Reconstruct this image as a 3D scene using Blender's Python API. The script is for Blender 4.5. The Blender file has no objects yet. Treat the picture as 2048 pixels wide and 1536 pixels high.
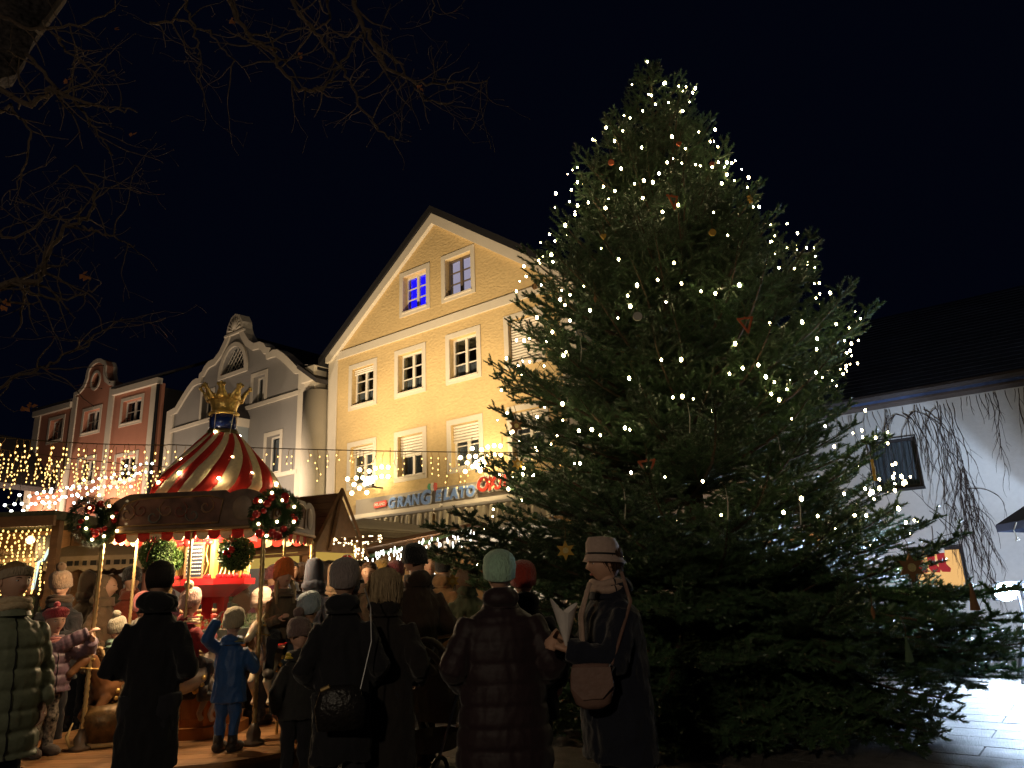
import bpy, bmesh, math, random
from mathutils import Vector, Matrix, Euler
from mathutils.geometry import tessellate_polygon
rnd = random.Random(7)
PI = math.pi
R = math.radians
S = bpy.context.scene
COL = S.collection

# ------------------------------------------------------------------ camera, sky, exposure
PITCH, ROLL, CAMZ = R(15.5), R(-2.27), 1.40
cd = bpy.data.cameras.new('camera')
cd.sensor_width = 36; cd.lens = 1480 / 2048 * 36; cd.clip_end = 400; cd.clip_start = 0.05
cam = bpy.data.objects.new('camera', cd); COL.objects.link(cam)
cam.location = (0, 0, CAMZ)
cam.matrix_world = Matrix.Translation((0, 0, CAMZ)) @ Matrix.Rotation(PI / 2 + PITCH, 4, 'X') @ Matrix.Rotation(ROLL, 4, 'Z')
S.camera = cam
W = bpy.data.worlds.new('World'); S.world = W; W.use_nodes = True
bg = W.node_tree.nodes['Background']; bg.inputs[0].default_value = (0.18, 0.30, 1.0, 1); bg.inputs[1].default_value = 0.0036
S.view_settings.view_transform = 'Standard'; S.view_settings.look = 'None'; S.view_settings.gamma = 1
S.view_settings.exposure = 0.0
S.view_settings.use_curve_mapping = False
S.cycles.use_denoising = True
S.cycles.max_bounces = 5; S.cycles.diffuse_bounces = 3; S.cycles.glossy_bounces = 2; S.cycles.transmission_bounces = 4; S.cycles.transparent_max_bounces = 12
S.cycles.sample_clamp_indirect = 3; S.cycles.caustics_reflective = False; S.cycles.caustics_refractive = False
S.cycles.use_light_tree = True

# ------------------------------------------------------------------ helpers
def lerp(a, b, t): return a + (b - a) * t
def interp(tab, x):
    if x <= tab[0][0]: return tab[0][1:]
    for p, q in zip(tab, tab[1:]):
        if x <= q[0]:
            t = (x - p[0]) / (q[0] - p[0]); return tuple(lerp(u, v, t) for u, v in zip(p[1:], q[1:]))
    return tab[-1][1:]
MATS = {}
def mat(name, col, rough=0.8, bump=0.0, scale=20.0, var=0.12, metal=0.0, spec=0.3, coat=0.0, sheen=0.0, detail=4, rnd_obj=0.0, stretch=None, trans=0.0):
    if name in MATS: return MATS[name]
    m = bpy.data.materials.new(name); m.use_nodes = True; nt = m.node_tree; N = nt.nodes; L = nt.links
    b = N['Principled BSDF']
    b.inputs['Roughness'].default_value = rough; b.inputs['Metallic'].default_value = metal
    b.inputs['Specular IOR Level'].default_value = spec; b.inputs['Coat Weight'].default_value = coat
    b.inputs['Sheen Weight'].default_value = sheen
    tc = N.new('ShaderNodeTexCoord'); mp = N.new('ShaderNodeMapping'); L.new(tc.outputs['Object'], mp.inputs[0])
    if stretch: mp.inputs['Scale'].default_value = stretch
    no = N.new('ShaderNodeTexNoise'); no.inputs['Scale'].default_value = scale; no.inputs['Detail'].default_value = detail
    L.new(mp.outputs[0], no.inputs['Vector'])
    n2 = N.new('ShaderNodeTexNoise'); n2.inputs['Scale'].default_value = max(scale * 0.08, 0.4); n2.inputs['Detail'].default_value = 5
    L.new(mp.outputs[0], n2.inputs['Vector'])
    ad = N.new('ShaderNodeMath'); ad.operation = 'ADD'; L.new(no.outputs[0], ad.inputs[0]); L.new(n2.outputs[0], ad.inputs[1])
    mr = N.new('ShaderNodeMapRange'); L.new(ad.outputs[0], mr.inputs[0])
    mr.inputs[1].default_value = 0.6; mr.inputs[2].default_value = 1.4; mr.inputs[3].default_value = 1 - var * 1.6; mr.inputs[4].default_value = 1 + var
    fac = mr.outputs[0]
    if rnd_obj:
        oi = N.new('ShaderNodeObjectInfo'); m2 = N.new('ShaderNodeMapRange'); L.new(oi.outputs['Random'], m2.inputs[0])
        m2.inputs[3].default_value = 1 - rnd_obj; m2.inputs[4].default_value = 1 + rnd_obj
        mm = N.new('ShaderNodeMath'); mm.operation = 'MULTIPLY'; L.new(fac, mm.inputs[0]); L.new(m2.outputs[0], mm.inputs[1]); fac = mm.outputs[0]
    vm = N.new('ShaderNodeVectorMath'); vm.operation = 'SCALE'; vm.inputs[0].default_value = col[:3]
    L.new(fac, vm.inputs['Scale']); L.new(vm.outputs[0], b.inputs['Base Color'])
    if bump:
        bp = N.new('ShaderNodeBump'); bp.inputs['Strength'].default_value = bump; bp.inputs['Distance'].default_value = 0.02
        L.new(no.outputs[0], bp.inputs['Height']); L.new(bp.outputs[0], b.inputs['Normal'])
    MATS[name] = m
    return m
def emis(name, col, strength, sample=True):
    if name in MATS: return MATS[name]
    m = bpy.data.materials.new(name); m.use_nodes = True; nt = m.node_tree
    nt.nodes.remove(nt.nodes['Principled BSDF'])
    e = nt.nodes.new('ShaderNodeEmission'); e.inputs[0].default_value = (*col, 1); e.inputs[1].default_value = strength
    nt.links.new(e.outputs[0], nt.nodes['Material Output'].inputs[0])
    if not sample: m.cycles.emission_sampling = 'NONE'
    MATS[name] = m
    return m
def glass(name, tint=(0.75, 0.8, 0.85), gloss=0.12):
    if name in MATS: return MATS[name]
    m = bpy.data.materials.new(name); m.use_nodes = True; nt = m.node_tree; N = nt.nodes; L = nt.links
    N.remove(N['Principled BSDF'])
    t = N.new('ShaderNodeBsdfTransparent'); t.inputs[0].default_value = (*tint, 1)
    g = N.new('ShaderNodeBsdfGlossy'); g.inputs['Roughness'].default_value = 0.03
    x = N.new('ShaderNodeMixShader'); lw = N.new('ShaderNodeLayerWeight'); fr = N.new('ShaderNodeMath'); fr.operation = 'POWER'; fr.inputs[1].default_value = 4; L.new(lw.outputs['Facing'], fr.inputs[0])
    a = N.new('ShaderNodeMath'); a.operation = 'ADD'; a.inputs[1].default_value = gloss * 0.4; a.use_clamp = True; L.new(fr.outputs[0], a.inputs[0])
    L.new(a.outputs[0], x.inputs[0]); L.new(t.outputs[0], x.inputs[1]); L.new(g.outputs[0], x.inputs[2])
    L.new(x.outputs[0], N['Material Output'].inputs[0]); MATS[name] = m
    return m

class MB:
    def __init__(s): s.v = []; s.f = []; s.mi = []; s.cur = 0
    def add(s, vs, fs):
        o = len(s.v); s.v += [tuple(v) for v in vs]; s.f += [tuple(i + o for i in f) for f in fs]; s.mi += [s.cur] * len(fs); return s
    def box(s, c, d, M=None):
        x, y, z = d[0] / 2, d[1] / 2, d[2] / 2
        vs = [Vector((i * x, j * y, k * z)) for i in (-1, 1) for j in (-1, 1) for k in (-1, 1)]
        if M: vs = [M @ v for v in vs]
        vs = [v + Vector(c) for v in vs]
        return s.add(vs, [(0, 1, 3, 2), (4, 6, 7, 5), (0, 4, 5, 1), (2, 3, 7, 6), (0, 2, 6, 4), (1, 5, 7, 3)])
    def span(s, a, b): return s.box([(p + q) / 2 for p, q in zip(a, b)], [abs(q - p) for p, q in zip(a, b)])
    def tube(s, pts, rad, n=8, cap=True, flat=1.0):
        pts = [Vector(p) for p in pts]; k = len(pts)
        if not hasattr(rad, '__len__'): rad = [rad] * k
        rings = []; up = Vector((0, 0, 1))
        d0 = (pts[1] - pts[0]).normalized()
        if abs(d0.dot(up)) > 0.95: up = Vector((1, 0, 0))
        prev = (up - d0 * up.dot(d0)).normalized()
        o = []
        for i, p in enumerate(pts):
            d = (pts[min(i + 1, k - 1)] - pts[max(i - 1, 0)]).normalized()
            u = prev - d * prev.dot(d)
            u = u.normalized() if u.length > 1e-6 else d.orthogonal().normalized()
            w = d.cross(u); prev = u
            for j in range(n):
                a = 2 * PI * j / n; o.append(p + (u * math.cos(a) * flat + w * math.sin(a)) * rad[i])
        fs = [(i * n + j, i * n + (j + 1) % n, (i + 1) * n + (j + 1) % n, (i + 1) * n + j) for i in range(k - 1) for j in range(n)]
        if cap: fs += [tuple(reversed(range(n))), tuple((k - 1) * n + j for j in range(n))]
        return s.add(o, fs)
    def loft(s, rings, n=20, cap=True):
        # ring: (cx, cy, cz, rx, ry[, tilt about x])
        o = []
        for r in rings:
            t = r[5] if len(r) > 5 else 0
            for j in range(n):
                a = 2 * PI * j / n; x = r[3] * math.cos(a); y = r[4] * math.sin(a)
                o.append((r[0] + x, r[1] + y * math.cos(t), r[2] + y * math.sin(t)))
        k = len(rings)
        fs = [(i * n + j, i * n + (j + 1) % n, (i + 1) * n + (j + 1) % n, (i + 1) * n + j) for i in range(k - 1) for j in range(n)]
        if cap: fs += [tuple(reversed(range(n))), tuple((k - 1) * n + j for j in range(n))]
        return s.add(o, fs)
    def ball(s, c, r, n=8, m=6, M=None):
        if not hasattr(r, '__len__'): r = (r, r, r)
        vs = [Vector((0, 0, -r[2]))]
        for i in range(1, m):
            t = PI * i / m
            for j in range(n):
                a = 2 * PI * j / n; vs.append(Vector((r[0] * math.sin(t) * math.cos(a), r[1] * math.sin(t) * math.sin(a), -r[2] * math.cos(t))))
        vs.append(Vector((0, 0, r[2])))
        if M: vs = [M @ v for v in vs]
        vs = [v + Vector(c) for v in vs]
        fs = [(0, 1 + (j + 1) % n, 1 + j) for j in range(n)]
        for i in range(m - 2):
            for j in range(n): a = 1 + i * n + j; b = 1 + i * n + (j + 1) % n; fs.append((a, b, b + n, a + n))
        l = len(vs) - 1; fs += [(l, 1 + (m - 2) * n + j, 1 + (m - 2) * n + (j + 1) % n) for j in range(n)]
        return s.add(vs, fs)
    def poly(s, outer, holes=(), y0=0.0, y1=0.1, hole_depth=None):
        # polygon in the x-z plane (list of (x,z)), extruded from y0 (front) to y1 (back), with holes
        loops = [[Vector((x, z, 0)) for x, z in outer]] + [[Vector((x, z, 0)) for x, z in h] for h in holes]
        tris = tessellate_polygon(loops); flat = [p for l in loops for p in l]
        s.add([(p.x, y0, p.y) for p in flat], tris); s.add([(p.x, y1, p.y) for p in flat], tris)
        for l in loops:
            n = len(l); s.add([(p.x, y0, p.y) for p in l] + [(p.x, y1, p.y) for p in l], [(i, (i + 1) % n, (i + 1) % n + n, i + n) for i in range(n)])
        return s
    def build(s, name, mats, parent=None, smooth=False, loc=None, fix=True):
        me = bpy.data.meshes.new(name); me.from_pydata(s.v, [], s.f)
        if not hasattr(mats, '__len__'): mats = [mats]
        for m in mats: me.materials.append(m)
        if len(mats) > 1: me.polygons.foreach_set('material_index', s.mi)
        if fix:
            b = bmesh.new(); b.from_mesh(me); bmesh.ops.recalc_face_normals(b, faces=b.faces); b.to_mesh(me); b.free()
        if smooth: me.polygons.foreach_set('use_smooth', [True] * len(me.polygons))
        me.update()
        return link(name, me, parent, loc)
def link(name, me, parent=None, loc=None, rot=None, scale=None):
    o = bpy.data.objects.new(name, me); COL.objects.link(o)
    if parent: o.parent = parent
    if loc: o.location = loc
    if rot: o.rotation_euler = rot
    if scale: o.scale = scale if hasattr(scale, '__len__') else (scale,) * 3
    return o
def thing(name, label, cat, loc=(0, 0, 0), rz=0.0, group=None):
    o = bpy.data.objects.new(name, None); COL.objects.link(o); o.empty_display_size = 0.1
    o.location = loc; o.rotation_euler = (0, 0, rz); tag(o, label, cat, group); return o
def tag(o, label, cat, group=None):
    o['label'] = label; o['category'] = cat
    if group: o['group'] = group
    return o
def bevel(o, w, seg=2):
    m = o.modifiers.new('bevel', 'BEVEL'); m.width = w; m.segments = seg; m.limit_method = 'ANGLE'; return o
def rect(x0, x1, z0, z1): return [(x0, z0), (x1, z0), (x1, z1), (x0, z1)]
def light(name, kind, loc, power, col, size=0.1, rot=None, angle=None, blend=0.6, parent=None, sy=None):
    l = bpy.data.lights.new(name, kind); l.energy = power; l.color = col
    if kind == 'AREA':
        l.size = size
        if sy: l.shape = 'RECTANGLE'; l.size_y = sy
    else: l.shadow_soft_size = size
    if kind == 'SPOT': l.spot_size = angle; l.spot_blend = blend
    o = bpy.data.objects.new(name, l); COL.objects.link(o); o.location = loc
    if rot: o.rotation_euler = rot
    if parent: o.parent = parent
    return o
def aim(o, target):
    d = (Vector(target) - o.location); o.rotation_euler = d.to_track_quat('-Z', 'Y').to_euler()

# ------------------------------------------------------------------ materials
m_yel = mat('yellow_render', (0.62, 0.45, 0.215), 0.9, 0.9, 9, 0.12, detail=6, stretch=(1, 1, 1.6))
m_trim = mat('cream_trim', (0.62, 0.55, 0.44), 0.8, 0.1, 30, 0.06)
m_white = mat('white_paint', (0.72, 0.66, 0.56), 0.5, 0, 30, 0.04)
m_grey = mat('grey_render', (0.27, 0.25, 0.225), 0.9, 0.15, 25, 0.06)
m_pink = mat('salmon_render', (0.46, 0.20, 0.125), 0.9, 0.15, 25, 0.07)
m_brown = mat('brown_render', (0.20, 0.10, 0.07), 0.9, 0.1, 25, 0.08)
m_plaster = mat('white_plaster', (0.60, 0.585, 0.56), 0.9, 0.12, 14, 0.05)
m_rooftile = mat('dark_roof_tile', (0.045, 0.04, 0.04), 0.85, 0.6, 18, 0.25, stretch=(1, 1, 3))
m_dark = mat('dark_interior', (0.02, 0.018, 0.016), 0.9)
m_wood = mat('stained_board', (0.22, 0.115, 0.055), 0.65, 0.25, 26, 0.25, stretch=(1, 6, 6), rnd_obj=0.12)
m_woodr = mat('roof_board', (0.20, 0.11, 0.06), 0.7, 0.25, 26, 0.25, stretch=(0.4, 4, 4), rnd_obj=0.12)
m_wire = mat('lamp_cable', (0.10, 0.07, 0.03), 0.6)
m_blackm = mat('black_metal', (0.02, 0.02, 0.022), 0.5, metal=0.3)
m_steel = mat('brushed_steel', (0.35, 0.35, 0.36), 0.35, metal=0.9)
m_glass = glass('window_glass')
m_curtain = mat('net_curtain', (0.30, 0.28, 0.25), 0.9, 0.4, 12, 0.3, stretch=(14, 1, 0.4))
m_slat = mat('shutter_slat', (0.66, 0.60, 0.50), 0.6, 0, 30, 0.03)
e_warm = emis('warm_bulb', (1.0, 0.74, 0.36), 16)
e_icicle = emis('icicle_bulb', (1.0, 0.60, 0.18), 3.6)
e_roof = emis('carousel_bulb', (1.0, 0.78, 0.42), 70)
e_tree = emis('tree_bulb', (1.0, 0.80, 0.40), 70)
e_white = emis('cool_white_bulb', (0.95, 0.97, 0.85), 9)

# ------------------------------------------------------------------ ground
g = MB(); g.span((-70, -20, -0.30), (70, 90, -0.014)); ground = g.build('ground', mat('mortar_bed', (0.06, 0.052, 0.045), 0.9, 0.4, 8, 0.3)); ground['kind'] = 'structure'
AZ = R(37.6)
slab_mat = mat('granite_slab', (0.20, 0.185, 0.17), 0.62, 0.9, 70, 0.36, rnd_obj=0.18, spec=0.35)
sb = MB(); sb.box((0, 0, -0.02), (1.194, 0.395, 0.04)); slab0 = sb.build('paving_slab', slab_mat, ground); bevel(slab0, 0.006, 1)
sb2 = MB(); sb2.box((0, 0, -0.02), (2.39, 1.59, 0.04))
slab_me = slab0.data; first = True
dirx = Vector((math.cos(AZ), -math.sin(AZ), 0)); diry = Vector((math.sin(AZ), math.cos(AZ), 0))
cnt = 0
cand = []
for i in range(-26, 40):
    for j in range(-15, 17):
        p = Vector((2.5, 9, 0)) + diry * (i * 0.4) + dirx * (j * 1.2 + (0.6 if i % 2 else 0))
        if p.y < 5.2 or p.y > 16: continue
        if abs(p.x) > 0.78 * p.y + 4.0: continue
        if abs(p.x) > 0.78 * p.y + 0.6: cand.append((2, p.length, p)); continue
        right = p.x > 3.6 and p.y < 13.6
        cand.append((0 if right else 1, (p - Vector((0, 0, 0))).length, p))
cand.sort(key=lambda c: c[:2])
for c in cand[:296]:
    if first: o = slab0; first = False
    else: o = slab0.copy(); COL.objects.link(o)
    o.location = c[2] + Vector((0, 0, rnd.uniform(-0.0012, 0.0008))); o.rotation_euler = (rnd.uniform(-.003, .003), rnd.uniform(-.003, .003), -AZ)
far = MB()
for c in cand[296:]:
    far.box(c[2] + Vector((0, 0, -0.02)), (1.19, 0.392, 0.04), Matrix.Rotation(-AZ, 3, 'Z'))
f = far.build('far_paving', slab_mat, ground); f['kind'] = 'stuff'

# ------------------------------------------------------------------ windows and facades
def window(par, x0, x1, z0, z1, curtain=None, shutter=0.0, bars=(2, 3), lit=None, trim=True, depth=0.16, sill=True, tm=None, label=None, frame_m=None):
    """window part of a building in the facade's own frame: x along, y inward, z up"""
    tm = tm or m_trim; fm = frame_m or m_white
    w = x1 - x0; h = z1 - z0; t = 0.15
    base = MB()
    if trim:
        base.poly(rect(x0 - t, x1 + t, z0 - t, z1 + t), [rect(x0, x1, z0, z1)], -0.022, 0.0)
    else: base.poly(rect(x0 - .02, x1 + .02, z0 - .02, z1 + .02), [rect(x0, x1, z0, z1)], -0.012, 0.0)
    win = base.build('window', tm, par)
    if label: win['label'] = label
    if sill:
        sm = MB(); sm.span((x0 - .03, -0.05, z0 - 0.05), (x1 + .03, depth - .01, z0 - 0.002)); sm.build('sill', tm, win)
    fr = MB(); d0, d1 = depth, depth + 0.06; b = 0.06
    fr.span((x0, d0, z0), (x0 + b, d1, z1)); fr.span((x1 - b, d0, z0), (x1, d1, z1)); fr.span((x0 + b, d0, z0), (x1 - b, d1, z0 + b)); fr.span((x0 + b, d0, z1 - b), (x1 - b, d1, z1))
    nx, nz = bars; iw = w - 2 * b
    mx = (x0 + x1) / 2
    if nx == 2: fr.span((mx - .045, d0 - .012, z0 + b), (mx + .045, d1 - .002, z1 - b))
    cells = []
    edges = [(x0 + b, mx - .045), (mx + .045, x1 - b)] if nx == 2 else [(x0 + b, x1 - b)]
    ih = (z1 - z0 - 2 * b)
    for k in range(1, nz):
        zz = z0 + b + ih * k / nz
        for e in edges: fr.span((e[0], d0 + .01, zz - .016), (e[1], d1 - .01, zz + .016))
    fr.build('frame', fm, win)
    for e in edges:
        for k in range(nz):
            za = z0 + b + ih * k / nz + (.016 if k else 0); zb = z0 + b + ih * (k + 1) / nz - (.016 if k < nz - 1 else 0)
            if shutter and za > z1 - shutter * h: continue
            p = MB(); p.span((e[0], d0 + .028, za), (e[1], d0 + .034, zb)); p.build('pane', m_glass, win)
    if shutter:
        zb = z1 - shutter * h; n = max(3, int((z1 - zb) / 0.075)); sl = MB()
        for k in range(n):
            a = zb + (z1 - zb) * k / n; bb = zb + (z1 - zb) * (k + 1) / n
            s2 = MB(); s2.add([(x0 + .01, depth - .05, a + .006), (x1 - .01, depth - .05, a + .006), (x1 - .01, depth - .075, (a + bb) / 2), (x0 + .01, depth - .075, (a + bb) / 2), (x1 - .01, depth - .05, bb - .006), (x0 + .01, depth - .05, bb - .006), (x0 + .01, depth - .035, a), (x1 - .01, depth - .035, a), (x1 - .01, depth - .035, bb), (x0 + .01, depth - .035, bb)],
                   [(0, 1, 2, 3), (3, 2, 4, 5), (0, 6, 7, 1), (5, 4, 8, 9), (6, 9, 8, 7), (0, 3, 5, 9, 6), (1, 7, 8, 4, 2)])
            s2.build('shutter_slat', m_slat, win)
    if curtain:
        c = MB(); n = 26; zt = z0 + h * curtain
        vs = []
        for i in range(n + 1):
            x = lerp(x0 + .04, x1 - .04, i / n); y = depth + .14 + .02 * math.sin(i * 1.9) + .01 * math.sin(i * .8)
            vs += [(x, y, z0 + .03), (x, y, zt)]
        c.add(vs, [(2 * i, 2 * i + 2, 2 * i + 3, 2 * i + 1) for i in range(n)])
        c.build('curtain', lit or m_curtain, win, fix=False)
    return win

# yellow gabled house
YO = (-5.95, 23.2, 0)
yh = thing('yellow_house', 'tall yellow rendered house with a steep gable, directly left of the big fir tree', 'house', YO, -AZ)
WX = [(1.0, 2.28), (3.10, 4.37), (5.20, 6.47), (7.33, 8.60)]
TI = 0.13
def inner(a, b, c, d): return (a + TI, b - TI, c + TI, d - TI)
wins = []
for k, (a, b) in enumerate(WX): wins.append((*inner(a, b, 7.0, 8.45), 'r2', k))
for k, (a, b) in enumerate(WX): wins.append((*inner(a, b, 4.5, 5.94), 'r3', k))
wins.append((*inner(3.31, 4.56, 9.51, 10.93), 'g', 0)); wins.append((*inner(5.07, 6.33, 9.5, 10.94), 'g', 1))
YW = 9.56
w = MB(); w.poly([(0, 0), (YW, 0), (YW, 8.95), (4.78, 12.30), (0, 8.95)], [rect(x0, x1, z0, z1) for x0, x1, z0, z1, *_ in wins], 0, 0.34)
w.build('wall', m_yel, yh)
w = MB(); w.span((0.002, 0.34, 0), (0.3, 14, 8.93)); w.span((YW - .3, 0.34, 0), (YW - .002, 14, 8.93)); w.span((0.3, 13.7, 0), (YW - .3, 14, 8.93))
w.span((0.3, .36, 6.35), (YW - .3, 13.7, 6.5)); w.span((0.3, .36, 8.8), (YW - .3, 13.7, 8.92)); w.build('rear_wall', m_yel, yh)
w = MB(); w.span((-0.03, -0.03, 0), (0.42, 0, 8.80)); w.build('corner_pilaster', m_trim, yh)
w = MB(); w.span((YW - .42, -0.03, 0), (YW + .03, 0, 8.80)); w.build('corner_pilaster', m_trim, yh)
w = MB(); w.span((0.05, -0.045, 8.80), (YW - 0.05, 0, 9.05)); w.build('band', m_trim, yh)
w = MB(); w.span((0, -0.05, 3.45), (YW, 0, 3.62)); w.build('band', m_trim, yh)
# verge boards and roof
sl = math.atan2(12.42 - 8.95, 4.81)
for sg in (-1, 1):
    w = MB(); cx = 4.78
    e = 4.86
    w.poly([(cx, 12.13), (cx + sg * 4.62, 12.13 - 4.62 * math.tan(sl)), (cx + sg * e, 12.13 - 4.62 * math.tan(sl) - .02), (cx + sg * e, 12.46 - e * math.tan(sl)), (cx, 12.46)], [], -0.13, -0.002)
    w.build('verge_board', m_trim, yh)
    w = MB(); e = 5.15
    w.poly([(cx, 12.465), (cx + sg * e, 12.465 - e * math.tan(sl)), (cx + sg * e, 12.70 - e * math.tan(sl)), (cx, 12.70)], [], -0.20, 14.2)
    w.build('roof', mat('black_roof', (0.012, 0.011, 0.012), .95), yh)
    gt = MB(); gt.tube([(cx + sg * 5.2, -.22, 8.66), (cx + sg * 5.2, 14, 8.66)], .07, 8); gt.build('gutter', m_blackm, yh)
blue = emis('blue_room_light', (0.02, 0.01, 1.0), 1.5)
pale = emis('pale_room_light', (0.62, 0.50, 0.60), 1.0)
for x0, x1, z0, z1, kind, k in wins:
    kw = {}
    if kind == 'r2': kw = dict(curtain=0.36, shutter=[0.16, 0, 0, 0.99][k]); 
    if kind == 'r3': kw = dict(curtain=0.8, shutter=[0.26, 0.5, 0.42, 0.4][k], bars=(2, 2))
    if kind == 'g' and k == 0: kw = dict(curtain=0.99, lit=blue, label='window glowing deep blue')
    if kind == 'g' and k == 1: kw = dict(curtain=0.99, lit=pale, frame_m=mat('brown_frame', (0.16, 0.12, 0.09), 0.6), label='window with pale lit curtains and dark frame')
    window(yh, x0, x1, z0, z1, **kw)
# shop front under the awning: piers, lit shop windows
for (a, b, em) in ((0.6, 3.4, 0), (3.9, 6.2, 1), (6.6, 9.0, 1)):
    sh = MB(); sh.poly(rect(a, b, 0.5, 2.85), [rect(a + .08, (a + b) / 2 - .03, .6, 2.75), rect((a + b) / 2 + .03, b - .08, .6, 2.75)], -0.05, -0.002)
    sf = sh.build('shop_window', m_white, yh)
    for q in ((a + .08, (a + b) / 2 - .03), ((a + b) / 2 + .03, b - .08)):
        p = MB(); p.span((q[0], -.03, .6), (q[1], -.02, 2.75))
        p.build('lit_pane', emis('shop_light', (1.0, 0.62, 0.32), 0.6) if em else emis('dim_shop_light', (0.55, 0.32, 0.14), 0.25), sf)

# sign board with letters
sg = thing('shop_sign', 'long grey shop sign with puffy blue letters above the awning', 'shop sign', YO, -AZ)
w = MB(); w.poly(rect(1.60, 8.9, 3.70, 4.13), [], -0.16, -0.052); w.build('board', mat('sign_board', (0.33, 0.29, 0.24), 0.6, 0, 20, 0.05), sg)
def text(s, x, z, size, m, par, y=-.2, ext=.015, rot=0, shear=0, off=0.0, sx=1.0, name='lettering'):
    c = bpy.data.curves.new(name, 'FONT'); c.body = s; c.size = size; c.extrude = ext; c.offset = off; c.shear = shear; c.align_x = 'CENTER'; c.align_y = 'CENTER'; c.resolution_u = 3; c.bevel_depth = 0.0
    o = bpy.data.objects.new(name, c); COL.objects.link(o); o.parent = par; o.location = (x, y, z); o.rotation_euler = (PI / 2, rot, 0); o.scale = (sx, 1, 1)
    c.materials.append(m)
    dg = bpy.context.evaluated_depsgraph_get(); me = bpy.data.meshes.new_from_object(o.evaluated_get(dg)); me.name = name; bpy.data.objects.remove(o)
    o = link(name, me, par, (x, y, z), (PI / 2, rot, 0), (sx, 1, 1)); return o
def letters(s, x, z, size, m, par, step, y=-.2, **k):
    for i, ch in enumerate(s):
        if ch != ' ': text(ch, x + i * step, z + [0.012, -0.012][i % 2], size, m, par, y, name='letter', **k)
m_lblue = mat('letter_blue', (0.22, 0.36, 0.72), 0.3); m_ldk = mat('letter_outline', (0.62, 0.62, 0.62), 0.5)
LT = dict(off=0.022, shear=0.15)
for ch, x in (('G', 3.19), ('R', 3.54), ('A', 3.85), ('N', 4.15)):
    text(ch, x, 3.88, .38, m_ldk, sg, -.185, .02, off=0.034, shear=.15, name='letter_outline'); text(ch, x, 3.88, .38, m_lblue, sg, -.215, .012, name='letter', off=.016, shear=.15)
text('G', 4.53, 3.89, .52, m_ldk, sg, -.19, .02, off=.034, shear=.15, name='letter_outline'); text('G', 4.53, 3.89, .52, m_lblue, sg, -.222, .012, name='letter', off=.018, shear=.15)
for ch, x in (('E', 5.0), ('L', 5.30), ('A', 5.58), ('T', 5.87), ('O', 6.16)):
    text(ch, x, 3.89, .38, m_ldk, sg, -.185, .02, off=.034, shear=.15, name='letter_outline'); text(ch, x, 3.89, .38, m_lblue, sg, -.215, .012, name='letter', off=.016, shear=.15)
for dx, cc in ((-.11, (0.05, 0.35, 0.12)), (0, (0.75, 0.7, 0.6)), (.11, (0.75, 0.10, 0.05))):
    q = MB(); q.poly([(4.79 + dx, 4.03), (4.86 + dx, 4.08), (4.86 + dx, 4.25), (4.78 + dx, 4.28), (4.72 + dx, 4.20), (4.75 + dx, 4.08)], [], -.215, -.2); q.build('flag_stripe', mat('flag%d' % int(dx * 100 + 50), cc, 0.4), sg)
ob = MB(); ob.poly([(2.46, 3.81), (2.94, 3.83), (2.98, 3.92), (2.94, 4.00), (2.46, 3.97), (2.42, 3.89)], [], -.2, -.162); ob.build('red_plate', mat('sign_red', (0.70, 0.07, 0.04), 0.4), sg)
text('MILANO', 2.70, 3.90, .12, m_white, sg, -.205, .004, off=.002)
ok = thing('logo_sign', 'red and white OK!! sign on the fascia, half hidden by the fir', 'shop sign', YO, -AZ)
m_okr = mat('sign_red', (0.70, 0.07, 0.04), 0.4)
for i, (ch, x, z) in enumerate((('O', 6.64, 4.0), ('K', 6.98, 4.0), ('!', 7.21, 4.01), ('!', 7.36, 4.01))):
    text(ch, x, z, .50, m_white, ok, -.235, .03, off=.05, shear=.1, name='letter_outline'); text(ch, x, z, .49, m_okr, ok, -.275, .012, off=.018, shear=.1, name='letter')

# awning across the shop fronts
aw = thing('long_awning', 'long cream shop awning with a ruffled valance under the gelato sign', 'awning', YO, -AZ)
m_awn = mat('awning_cloth', (0.62, 0.53, 0.36), 0.85, 0.15, 40, 0.08)
for q, (a, b) in enumerate(((1.0, 5.15), (5.25, 9.4))):
    c = MB(); n = 70
    vs = []
    for i in range(n + 1):
        x = lerp(a, b, i / n); rr = .012 * math.sin(i * 1.7) + .008 * math.sin(i * .9)
        rr *= 1.6; vs += [(x, -.20, 3.56), (x, -.50, 3.50), (x, -.56 + rr, 3.42), (x, -.60 + rr * 1.5, 2.98 + .02 * math.sin(i * 1.1))]
    c.add(vs, [(4 * i + j, 4 * i + 4 + j, 4 * i + 5 + j, 4 * i + 1 + j) for i in range(n) for j in range(3)])
    o = c.build('awning_cloth', m_awn, aw, fix=False); sd = o.modifiers.new('s', 'SOLIDIFY'); sd.thickness = .008
    r_ = MB(); r_.span((a - .02, -.57, 3.47), (b + .02, -.48, 3.53)); r_.span((a, -.3, 3.56), (b, -.05, 3.68)); r_.build('rail', m_white, aw)
    for x in (a + .1, b - .1):
        r_ = MB(); r_.tube([(x, -.05, 3.3), (x, -.5, 3.46)], .02, 6); r_.build('support_arm', m_white, aw)
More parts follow.
